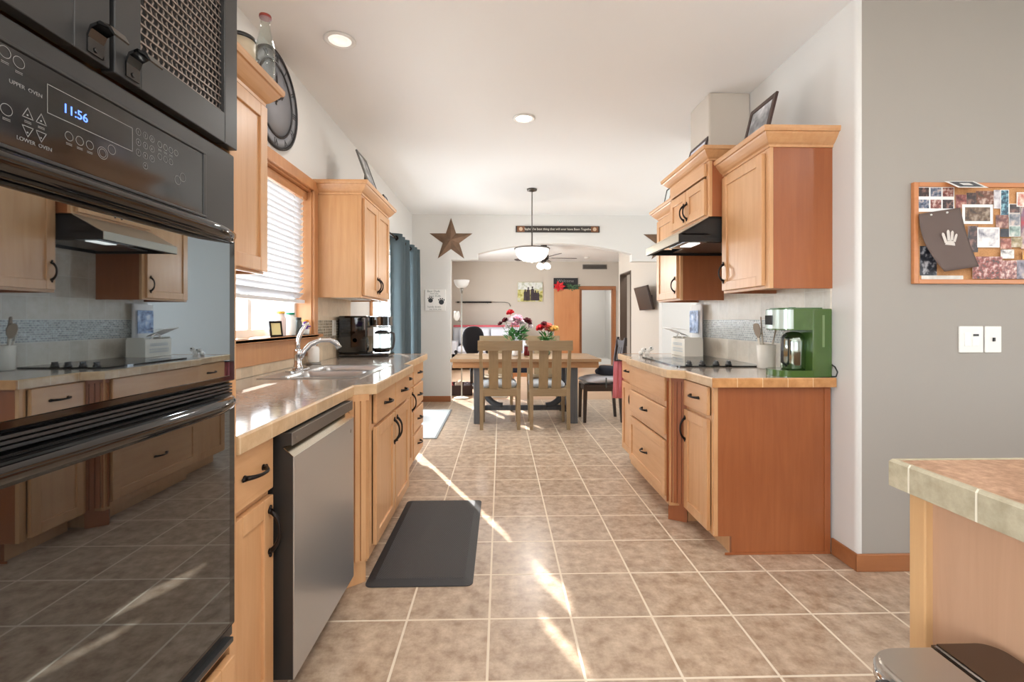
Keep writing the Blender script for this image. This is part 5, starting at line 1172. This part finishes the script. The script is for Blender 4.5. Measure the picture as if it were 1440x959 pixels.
mb = MB(); mb.lumpy((1.285, 5.69, .595), .17, (.75, .85, .40), 9, .14, 3); mb.build('cloth', plain('navy_cloth', (36, 38, 50), .85, bump=.3, bscale=50), jk)
# bouquets
glass_white = plain('white_vase', (226, 222, 218), .25)
def rose(c, r, m, parent, up=Vector((0, 0, 1)), seed=0, name='blossom'):
    mb = MB(); rnd = random.Random(seed); q = up.normalized().to_track_quat('Z', 'Y').to_matrix().to_4x4(); c = Vector(c)
    for k, (rr, n, tilt, h) in enumerate(((.32, 3, .35, .75), (.62, 5, .62, .62), (.95, 6, 1.0, .4))):
        for i in range(n):
            a = 2*PI*i/n+k*.6; M = Matrix.Translation(c) @ q @ Matrix.Rotation(a, 4, 'Z') @ Matrix.Rotation(tilt, 4, 'Y')
            g = 4; vs = []
            for u in range(g+1):
                for v in range(g+1):
                    x = (v/g-.5)*2; z = u/g; w = r*(.75 if k else .5)*math.sin(PI*(.18+.64*z))
                    vs.append(M @ Vector((r*(.10+rr*.18)+r*.35*(z**2)*(.4+.6*rr)-abs(x)**2*r*.22, x*w, r*1.15*z)))
            mb.add(vs, [(u*(g+1)+v, u*(g+1)+v+1, (u+1)*(g+1)+v+1, (u+1)*(g+1)+v) for u in range(g) for v in range(g)], True)
    mb.ball(c+up.normalized()*r*.3, r*.42, seg=8); return mb.build(name, m, parent)
def bouquet(x, y, z0, label, vh, vr, blooms, fr_, top, nleaf, seed, vase_label, vm):
    v = thing('vase', (x, y, z0), vase_label, 'vase')
    MB().lathe([(0, 0), (vr*.7, 0), (vr, .02), (vr*.9, vh*.5), (vr*.6, vh*.8), (vr*.85, vh), (vr*.78, vh), (vr*.52, vh*.8), (vr*.8, vh*.5), (vr*.85, .025), (0, .012)], (x, y, z0), 24).build('body', vm, v)
    b = thing('bouquet', (x, y, z0+vh*.6), label, 'flowers')
    rnd = random.Random(seed); mb = MB()
    for i, (dx, dz, r, m) in enumerate(blooms):
        dy = rnd.uniform(-.05, .03); mb.tube([(x, y, z0+vh*.5), (x+dx*.25, y+dy*.3, z0+vh), (x+dx, y+dy, z0+dz)], .003, 6)
    mb.build('stems', plain('stem_green', (62, 104, 52), .6), b)
    mb = MB()
    for i in range(nleaf):
        a = rnd.uniform(0, 2*PI); el = rnd.uniform(-.2, 1.0); L = rnd.uniform(.05, .10); s = Vector((x, y, z0+vh+rnd.uniform(.0, top*.55)))+Vector((math.cos(a), math.sin(a)*.7, 0))*rnd.uniform(.01, fr_*.7)
        d = Vector((math.cos(a)*math.cos(el), math.sin(a)*math.cos(el), math.sin(el))); w = d.cross(Vector((0, 0, 1))).normalized()*L*.27; up = w.cross(d).normalized()*L*.10
        mb.add([s, s+d*L*.45+w-up*.3, s+d*L, s+d*L*.45-w-up*.3, s+d*L*.5+up], [(0, 1, 4), (1, 2, 4), (2, 3, 4), (3, 0, 4)])
    mb.build('leaves', plain('leaf_green', (58, 128, 60), .5, var=.45, bscale=25), b)
    for i, (dx, dz, r, m) in enumerate(blooms): rose((x+dx, y-.02+rnd.uniform(-.05, .03), z0+dz), r, m, b, Vector((dx, -.12, .25)), i)
    return b
red = plain('red_petals', (196, 36, 48), .5, var=.2); wine = plain('wine_petals', (98, 30, 40), .5, var=.2); pinkp = plain('pink_petals', (240, 190, 206), .5, var=.1); whitep = plain('white_petals', (244, 234, 236), .5, var=.06); yel = plain('yellow_petals', (240, 200, 120), .5, var=.1); coral = plain('coral_petals', (232, 120, 110), .5, var=.1)
bouquet(.19, 5.88, .76, 'tall bouquet with one high red rose over pink and wine blooms', .19, .05, [(-.07, .535, .042, red), (-.13, .44, .038, wine), (-.19, .40, .030, wine), (-.05, .44, .05, whitep), (.02, .46, .055, pinkp), (.06, .42, .05, whitep), (-.01, .40, .045, pinkp), (.14, .425, .05, wine), (.17, .37, .035, whitep), (-.10, .36, .035, whitep)], .16, .25, 110, 4, 'white vase under the tall bouquet', glass_white)
bouquet(.585, 5.98, .76, 'short bouquet of red and yellow flowers to the right of the tall one', .17, .045, [(-.08, .34, .05, red), (-.03, .39, .04, wine), (.02, .36, .05, coral), (.06, .33, .045, yel), (.10, .34, .04, yel), (.03, .32, .045, coral)], .09, .16, 45, 8, 'small vase under the short bouquet', plain('dark_green_vase', (70, 90, 66), .3))
cdl = thing('candle_jar', (.33, 5.95, .7605), 'dark red candle jar between the two bouquets', 'candle')
MB().lathe([(0, 0), (.032, 0), (.036, .005), (.036, .11), (.032, .115), (.032, .09), (0, .09)], (.33, 5.95, .7608), 24).build('jar', plain('red_glass', (120, 26, 34), .1), cdl); MB().lathe([(0, .115), (.036, .115), (.036, .128), (0, .13)], (.33, 5.95, .7608), 20).build('lid', nickel, cdl)
# pendant
pd = thing('pendant_light', (.375, 5.62, 1.90), 'pendant light with a frosted bowl hanging over the dining table', 'lamp')
px, py = .375, 5.62; brn = plain('aged_nickel', (104, 98, 92), .35, .8)
MB().lathe([(0, H-.001), (.062, H-.001), (.058, H-.02), (.02, H-.032), (0, H-.034)], (px, py, 0), 24).build('canopy', brn, pd)
MB().cyl((px, py, 2.30), (px, py, H-.03), .006, seg=10).build('stem', brn, pd)
mb = MB(); ringpts = [(px+.014*math.cos(a*PI/8), py, 2.295+.022*math.sin(a*PI/8)) for a in range(17)]; mb.tube(ringpts, .0035, 6); mb.build('loop', brn, pd)
MB().cyl((px, py, 2.08), (px, py, 2.28), .008, seg=10).build('lower_stem', brn, pd)
MB().lathe([(0, 2.09), (.05, 2.088), (.19, 2.072), (.212, 2.068), (.214, 2.058), (.205, 2.056), (0, 2.066)], (px, py, 0), 40).build('rim', brn, pd)
MB().lathe([(.200, 2.056), (.198, 2.03), (.185, 1.985), (.155, 1.945), (.10, 1.918), (.04, 1.908), (0, 1.907)], (px, py, 0), 40).build('bowl', bowl_glass, pd)
MB().lathe([(.0, 1.893), (.014, 1.897), (.016, 1.907), (0, 1.91)], (px, py, 0), 16).build('finial', brn, pd)
def point(name, loc, e, r=.05, color=(1, .93, .82)):
    d = bpy.data.lights.new(name, 'POINT'); d.energy = e; d.shadow_soft_size = r; d.color = color; o = bpy.data.objects.new(name, d); COL.objects.link(o); o.location = loc; return o
point('pendant_bulb_light', (px, py, 1.80), 20, .12, (1, .97, .92))
# recessed lights
def can(x, y, label, lens, energy):
    t = thing('recessed_light', (x, y, H), label, 'ceiling light')
    MB().lathe([(.062, H-.002), (.083, H-.0015), (.086, H-.006), (.080, H-.010), (.064, H-.009), (.062, H-.002)], (x, y, 0), 36).build('trim_ring', white_paint, t)
    MB().lathe([(0, H-.004), (.062, H-.004), (.058, H-.0055), (.036, H-.0035), (0, H-.003)], (x, y, 0), 32).build('lens', lens, t)
    if energy:
        d = bpy.data.lights.new('recessed_light_beam', 'AREA'); d.shape = 'DISK'; d.size = .12; d.energy = energy; d.color = (1, .975, .94); o = bpy.data.objects.new('recessed_light_beam', d); COL.objects.link(o); o.location = (x, y, H-.012)
can(.18, 3.645, 'lit recessed ceiling light over the middle of the kitchen aisle', lens_on, 10); can(-.897, 2.652, 'dim recessed ceiling light above the sink near the wall clock', lens_dim, 2)
can(.5, .6, 'recessed ceiling light above the camera side of the kitchen', lens_on, 9); can(2.9, .4, 'recessed ceiling light above the peninsula', lens_on, 8); can(.6, -1.6, 'recessed ceiling light at the rear of the kitchen', lens_on, 30)
can(2.6, 13.8, 'added unseen ceiling light in the room behind the far doorway', lens_on, 16); can(3.2, 9.7, 'added unseen ceiling light in the side hall off the living room', lens_on, 14); can(-.2, 9.2, 'recessed ceiling light at the left of the living room', lens_on, 10)  # bedroom and hall lamps are unseen, added to brighten the doorways
# barn stars
rust = plain('rusty_metal', (124, 98, 78), .55, .35, var=.45, bscale=9)
def star(x, z, R, label, rot=0):
    t = MB(); c = (x, YA-.06, z); rim = []
    for i in range(10):
        a = PI/2+rot+2*PI*i/10; r = R if i % 2 == 0 else R*.385; rim.append((x+r*math.cos(a), YA-.004, z+r*math.sin(a)))
    vs = [c]+rim+[(x, YA-.003, z)]; fs = [(0, 1+i, 1+(i+1) % 10) for i in range(10)]+[(11, 1+(i+1) % 10, 1+i) for i in range(10)]
    t.add(vs, fs); o = t.build('barn_star', rust); tag(o, label, 'wall decoration', 'rusty barn stars'); return o
star(-.735, 2.39, .335, 'rusty metal barn star left of the arch'); star(2.455, 2.39, .335, 'rusty metal barn star right of the arch half hidden by cabinets')
# plaque above the arch
pq = thing('wall_plaque', (.85, YA-.01, 2.5), 'long dark plaque with pale lettering above the arch', 'plaque')
MB().box(.225, 1.475, YA-.022, YA-.001, 2.513, 2.607, .003).build('board', plain('plaque_board', (52, 46, 42), .55), pq)
for x in (.30, 1.40):
    mb = MB(); mb.box(x-.055, x+.055, YA-.0245, YA-.022, 2.518, 2.602); mb.build('end_panel', plain('plaque_end', (120, 76, 46), .55), pq)
    mb = MB(); mb.cyl((x, YA-.0265, 2.56), (x, YA-.0245, 2.56), .028, seg=16); mb.build('medallion', plain('plaque_motif', (206, 178, 150), .6), pq)
MB().text("Maybe the best thing that will ever have Been Together", .046, plane((.85, YA-.0228, 2.560), '-Y'), .0006).build('lettering', plain('plaque_lettering', (226, 220, 206), .6), pq)
# white sign on the pier
ws = thing('wall_sign', (-.963, YA-.01, 1.347), 'square white sign with grey writing and two dark round prints beside the curtains', 'sign')
MB().box(-1.115, -.812, YA-.020, YA-.001, 1.347, 1.663, .003).build('panel', white_paint, ws)
mb = MB()
for (x, z, r) in ((-1.035, 1.50, .034), (-.875, 1.475, .038)):
    mb.cyl((x, YA-.0215, z), (x, YA-.020, z), r, seg=20)
    for k in range(4): a = math.radians(40+k*33); mb.cyl((x+r*1.35*math.cos(a), YA-.0215, z+r*1.35*math.sin(a)), (x+r*1.35*math.cos(a), YA-.020, z+r*1.35*math.sin(a)), r*.28, seg=10)
mb.build('round_prints', plain('ink', (48, 52, 56), .6), ws)
mb = MB(); ink = plain('grey_ink', (120, 128, 126), .6)
for (tx, x, z, s) in (('Best Dads', -.99, 1.635, .046), ('have the', -.98, 1.60, .036), ('best Kids', -.97, 1.565, .046), ('hands down', -.98, 1.405, .040), ('we love you', -.965, 1.37, .036)): mb.text(tx, s, plane((x, YA-.0205, z), '-Y'), .0005)
mb.build('writing', ink, ws)

# ================================================================== LIVING ROOM
lp = thing('floor_lamp', (-.60, 7.28, 0), 'tall torchiere floor lamp with a white bowl just past the pier', 'lamp')
x, y = -.60, 7.28
MB().lathe([(0, 0), (.115, 0), (.118, .012), (.09, .022), (.02, .032), (0, .034)], (x, y, 0), 32).build('base', offwhite, lp)
MB().cyl((x, y, .03), (x, y, 1.66), .011, seg=12).build('pole', plain('lamp_pole', (190, 188, 182), .35, .6), lp)
MB().lathe([(.012, 1.62), (.02, 1.66), (.032, 1.70), (0, 1.705)], (x, y, 0), 20).build('socket', nickel, lp)
MB().lathe([(.03, 1.70), (.07, 1.715), (.10, 1.75), (.118, 1.80), (.122, 1.825), (.116, 1.825), (.11, 1.80), (.09, 1.755), (.06, 1.722), (0, 1.712)], (x, y, 0), 32).build('bowl_shade', frost, lp)
mb = MB(); mb.tube([(x, y, 1.20), (x-.03, y-.01, 1.19), (x-.06, y-.01, 1.20)], .006, 8); mb.build('reading_arm', nickel, lp)
MB().lathe([(.015, 1.20), (.03, 1.215), (.05, 1.26), (.045, 1.32), (.035, 1.345), (.032, 1.34), (.045, 1.26), (.012, 1.21)], (x-.075, y-.01, 0), 20).build('reading_shade', frost, lp)
# office chair with a black jacket
oc = thing('office_chair', (-.50, 8.22, 0), 'black office chair behind the left end of the dining table', 'chair')
x, y = -.49, 8.22; blk = plain('black_fabric', (22, 20, 26), .85, bump=.3, bscale=80)
mb = MB(); mb.lumpy((x, y, .86), .25, (.78, .34, 1.05), 3, .07, 3); mb.build('backrest', blk, oc)
mb = MB(); mb.lumpy((x-.02, y-.26, .48), .25, (1.0, 1.0, .22), 4, .03, 3); mb.build('seat', blk, oc)
for s in (-1, 1): mb = MB(); mb.tube([(x+s*.23, y-.1, .5), (x+s*.27, y-.12, .60), (x+s*.27, y-.2, .68), (x+s*.26, y-.36, .68)], [.015, .017, .024, .024], 8); mb.build('armrest', blk, oc)
MB().cyl((x, y-.22, .1), (x, y-.22, .44), .028, seg=12).build('gas_column', black_satin, oc)
for k in range(5):
    a = 2*PI*k/5+.3; e = (x+.27*math.cos(a), y-.22+.27*math.sin(a)); mb = MB(); mb.tube([(x, y-.22, .13), (e[0], e[1], .075)], [.024, .016], 8); l_ = mb.build('base_arm', black_satin, oc)
    mb = MB(); mb.cyl((e[0]-.012, e[1], .03), (e[0]+.012, e[1], .03), .029, seg=14); mb.build('caster', black_satin, l_)
# toy basket
tk = thing('toy_basket', (-.66, 7.75, 0), 'dark basket of soft toys on the floor behind the floor lamp', 'basket')
mb = MB(); x0, x1, y0, y1 = -.90, -.46, 7.56, 7.72; mb.box(x0, x1, y0, y0+.012, 0, .16); mb.box(x0, x1, y1-.012, y1, 0, .2); mb.box(x0, x0+.012, y0, y1, 0, .18); mb.box(x1-.012, x1, y0, y1, 0, .18); mb.box(x0, x1, y0, y1, 0, .012); mb.build('basket', plain('dark_wicker', (66, 48, 44), .8, bump=.6, bscale=120), tk)
for i, (dx, z, r, c, lab) in enumerate(((-.14, .135, .062, (170, 40, 48), 'red soft toy in the dark toy basket'), (.0, .15, .062, (196, 180, 164), 'beige soft toy in the dark toy basket'), (.14, .135, .062, (132, 122, 130), 'grey soft toy in the dark toy basket'))):
    mb = MB(); mb.lumpy((-.68+dx, 7.64, z), r, (1, .8, .95), 20+i, .12, 3); mb.ball((-.68+dx-.03, 7.63, z+r*.95), r*.3, seg=10); mb.ball((-.68+dx+.03, 7.63, z+r*.95), r*.3, seg=10); o = mb.build('soft_toy', plain('plush_%d' % i, c, .9, bump=.4, bscale=90)); tag(o, lab, 'toy')
# stool with a navy pad
st = thing('stool', (.32, 7.35, 0), 'wooden stool with a navy pad beyond the dining table', 'stool')
x, y = .31, 7.35
mb = MB(); mb.box(x-.16, x+.16, y-.15, y+.15, .40, .52, .03); mb.build('pad', plain('navy_pad', (24, 26, 46), .8), st)
MB().box(x-.15, x+.15, y-.14, y+.14, .34, .40, .004).build('seat_frame', doorwood, st)
for sx in (-1, 1):
    for sy in (-1, 1): mb = MB(); leg_taper(mb, x+sx*.135, y+sy*.125, x+sx*.125, y+sy*.115, 0, .34, .018, .022); mb.build('leg', doorwood, st)
ty = thing('floor_tray', (-.02, 7.45, 0), 'low white tray on the floor under the dining table view', 'tray')
mb = MB(); mb.box(-.16, .10, 7.33, 7.60, .0005, .03, .004); mb.build('tray', white_pl, ty); mb = MB(); mb.box(-.14, .08, 7.35, 7.58, .03, .034); mb.build('liner', offwhite, ty)
# sofa with a red throw
sf = thing('sofa', (-.35, 11.6, 0), 'pale sofa against the far living room wall', 'sofa')
sofa_m = plain('pale_upholstery', (206, 206, 212), .85, bump=.2, bscale=100)
mb = MB(); mb.box(-1.22, .55, 11.35, 12.25, .12, .42, .03); mb.build('base', sofa_m, sf); mb = MB(); mb.box(-1.22, .55, 12.0, 12.3, .42, 1.06, .06, seg=3); mb.build('backrest', sofa_m, sf)
for i in range(2): MB().box(-1.04+i*.79, -.27+i*.79, 11.33, 12.0, .42, .58, .05, seg=3).build('seat_cushion', sofa_m, sf); MB().box(-1.04+i*.79, -.27+i*.79, 11.82, 12.0, .58, 1.0, .06, seg=3).build('back_cushion', sofa_m, sf)
for xx in (-1.25, .53): MB().box(xx, xx+.2, 11.35, 12.25, .12, .7, .04, seg=3).build('arm', sofa_m, sf)
for xx in (-1.16, .5):
    for yy in (11.42, 12.2): MB().cyl((xx, yy, 0), (xx, yy, .12), .02, .03, 10).build('leg', esp, sf)
mb = MB(); mb.prism([(11.985, 1.03), (11.985, 1.066), (12.0, 1.082), (12.3, 1.082), (12.315, 1.07), (12.315, .8), (12.303, .8), (12.303, 1.062), (12.0, 1.066), (11.998, 1.03)], -1.2, .48, 'YZ'); o = mb.build('throw_blanket', plain('rose_throw', (196, 96, 104), .9, bump=.3, bscale=60)); tag(o, 'rose red throw laid along the top of the pale sofa', 'blanket')
# rod on the wall
rd2 = thing('wall_rod', (-.4, YB-.05, 1.68), 'black-gripped rod with a thin curved end on the far living room wall', 'rod')
MB().cyl((-1.06, YB-.04, 1.685), (-.24, YB-.04, 1.685), .022, seg=14).build('grip', black_matte, rd2)
MB().cyl((-1.16, YB-.04, 1.685), (-1.09, YB-.04, 1.685), .022, seg=14).build('end_cap', black_matte, rd2); MB().cyl((-1.2, YB-.04, 1.685), (-.2, YB-.04, 1.685), .009, seg=10).build('core', nickel, rd2)
MB().tube([(-.24, YB-.04, 1.685), (.1, YB-.04, 1.685), (.19, YB-.04, 1.675), (.24, YB-.04, 1.645), (.26, YB-.04, 1.57)], .009, 8).build('curved_end', nickel, rd2)
for xx in (-.95, -.35): MB().box(xx-.015, xx+.015, YB-.05, YB-.0005, 1.65, 1.675).build('bracket', nickel, rd2)
# family canvas: people standing in a field
cv = thing('wall_canvas', (.79, YB-.02, 1.706), 'unframed canvas of people in dark clothes in a yellow field', 'picture')
MB().box(.457, 1.125, YB-.035, YB-.001, 1.706, 2.219, .002).build('canvas', blotches('field_picture', [(96, 104, 40), (168, 160, 70), (206, 200, 130), (196, 198, 180)], 9), cv)
mb = MB(); mb.box(.462, 1.12, YB-.0365, YB-.035, 2.02, 2.214); mb.build('sky_area', blotches('sky_picture', [(196, 200, 196), (222, 224, 220), (170, 176, 150)], 8), cv)
mb = MB()
for (xx, h, w) in ((.66, .30, .045), (.74, .36, .05), (.85, .38, .05), (.93, .27, .045), (1.0, .25, .04)):
    mb.prism([(xx-w, 1.73), (xx+w, 1.73), (xx+w*.9, 1.73+h*.75), (xx+w*.35, 1.73+h*.85), (xx-w*.35, 1.73+h*.85), (xx-w*.9, 1.73+h*.75)], YB-.0385, YB-.0366, 'XZ'); mb.cyl((xx, YB-.0385, 1.73+h*.93), (xx, YB-.0366, 1.73+h*.93), w*.5, seg=12)
mb.build('figures', plain('figure_ink', (62, 50, 56), .6, var=.5, bscale=20), cv)
# dark sign with a red flower and greenery
ds = thing('wall_sign', (1.74, YB-.02, 2.05), 'dark sign with a red poinsettia and green sprig above the wooden door', 'sign')
MB().box(1.42, 2.07, YB-.03, YB-.001, 2.05, 2.335, .003).build('board', plain('chalk_board', (40, 40, 44), .6), ds)
MB().text('Welcome', .11, plane((1.74, YB-.0305, 2.255), '-Y'), .0006).build('lettering', plain('chalk', (150, 150, 146), .6), ds)
mb = MB()
for k in range(16):
    a = 2*PI*k/16*2.3; L = .17 if k < 9 else .10; c = Vector((1.55, YB-.13, 2.10)); d = Vector((math.cos(a), -.35, math.sin(a)*.75)).normalized(); w = Vector((-math.sin(a), 0, math.cos(a)))*.045
    mb.add([c, c+d*L*.5+w, c+d*L, c+d*L*.5-w, c+d*L*.5+Vector((0, -.015, 0))], [(0, 1, 4), (1, 2, 4), (2, 3, 4), (3, 0, 4)])
mb.build('poinsettia', plain('poinsettia_red', (206, 30, 40), .5), ds)
mb = MB(); rnd = random.Random(12)
for k in range(60):
    c = Vector((rnd.uniform(1.78, 2.08), YB-.10+rnd.uniform(-.02, .03), 2.08+rnd.gauss(0, .045))); a = rnd.uniform(0, 2*PI); d = Vector((math.cos(a), -.2, math.sin(a)*.6)); L = rnd.uniform(.05, .10); w = Vector((-math.sin(a), 0, math.cos(a)))*.016
    mb.add([c, c+d*L*.5+w, c+d*L, c+d*L*.5-w], [(0, 1, 2, 3)])
mb.build('green_sprig', plain('sprig_green', (70, 104, 70), .6, var=.4), ds)
# vent grille, smoke detector
vg = thing('air_vent', (2.52, YB-.005, 2.57), 'grey return air grille high on the far wall right of the fan', 'vent')
mb = MB()
for (a, b, c, d) in ((2.20, 2.86, 2.575, 2.595), (2.20, 2.86, 2.685, 2.705), (2.20, 2.225, 2.595, 2.685), (2.835, 2.86, 2.595, 2.685)): mb.box(a, b, YB-.014, YB-.0005, c, d, .002)
mb.build('frame', plain('vent_grey', (122, 118, 112), .5), vg)
mb = MB()
for k in range(6): z = 2.60+k*.0145; mb.prism([(YB-.012, z), (YB-.003, z+.007), (YB-.003, z+.009), (YB-.012, z+.002)], 2.225, 2.835, 'YZ')
mb.build('louvres', plain('vent_louvre', (140, 136, 130), .5), vg); MB().box(2.225, 2.835, YB-.0025, YB-.0005, 2.595, 2.685).build('backing', black_matte, vg)
smd = MB().lathe([(0, H-.001), (.065, H-.001), (.063, H-.02), (.05, H-.032), (0, H-.034)], (2.15, 11.7, 0), 24).build('smoke_detector', white_pl); tag(smd, 'small round smoke detector on the living room ceiling before the vent', 'smoke detector')
# ceiling fan
fn = thing('ceiling_fan', (.9, 9.8, 2.3), 'dark bladed ceiling fan with glass light globes in the living room', 'ceiling fan')
x, y = .9, 9.8
MB().lathe([(0, H-.001), (.07, H-.001), (.065, H-.04), (.015, H-.06), (0, H-.06)], (x, y, 0), 24).build('canopy', bronze, fn); MB().cyl((x, y, 2.58), (x, y, H-.05), .012, seg=10).build('downrod', bronze, fn)
MB().lathe([(0, 2.60), (.04, 2.60), (.10, 2.57), (.11, 2.53), (.10, 2.48), (.05, 2.44), (.05, 2.40), (0, 2.395)], (x, y, 0), 28).build('motor', bronze, fn)
for k in range(5):
    a = 2*PI*k/5+.06; M = Matrix.Translation((x, y, 2.505)) @ Matrix.Rotation(a, 4, 'Z') @ Matrix.Rotation(math.radians(12), 4, 'X')
    mb = MB(); pts = [(.17, -.05), (.30, -.065), (.62, -.07), (.69, -.05), (.70, 0), (.69, .05), (.62, .07), (.30, .065), (.17, .05)]; n = len(pts)
    mb.add([M @ Vector((a_, b_, -.004)) for a_, b_ in pts]+[M @ Vector((a_, b_, .004)) for a_, b_ in pts], [tuple(range(n))[::-1], tuple(range(n, 2*n))]+[(i, (i+1) % n, n+(i+1) % n, n+i) for i in range(n)]); bld = mb.build('blade', esp, fn)
    MB().box(.09, .20, -.02, .02, -.006, -.0045, 0, M).build('blade_iron', bronze, bld)
globe = plain('lit_globe', (255, 250, 240), .4, emit=(255, 248, 238), es=1.6)
for k in range(4):
    a = 2*PI*k/4+.5; c = Vector((x+.10*math.cos(a), y+.10*math.sin(a), 2.35)); mb = MB(); mb.tube([(x+.03*math.cos(a), y+.03*math.sin(a), 2.42), (c.x, c.y, 2.41), (c.x, c.y, 2.39)], .008, 8); l_ = mb.build('light_arm', bronze, fn)
    MB().lathe([(.02, .05), (.045, .03), (.065, -.01), (.06, -.05), (.04, -.07), (0, -.075)], (c.x, c.y, 2.35), 20).build('globe', globe, l_)
point('fan_light', (x, y, 2.22), 14)
# wall television on a tilting arm
tv = thing('television', (2.5, 8.08, 1.38), 'dark flat television tilted down on the living room side wall', 'television')
Mt = Matrix.Translation((2.555, 8.1, 1.39)) @ Matrix.Rotation(math.radians(-15), 4, 'Y')
MB().box(-.04, 0, -.37, .37, 0, .42, .004, Mt).build('housing', plain('tv_shell_floor_tint', (58, 42, 36), .35), tv); MB().box(-.0415, -.04, -.355, .355, .02, .405, 0, Mt).build('screen', plain('tv_floor_reflection', (48, 34, 30), .2), tv)  # brown of the television stands for the floor reflected in it
mb = MB(); mb.box(2.50, 2.599, 8.07, 8.13, 1.55, 1.59); mb.box(2.588, 2.599, 8.0, 8.2, 1.5, 1.64); mb.build('wall_bracket', black_satin, tv)
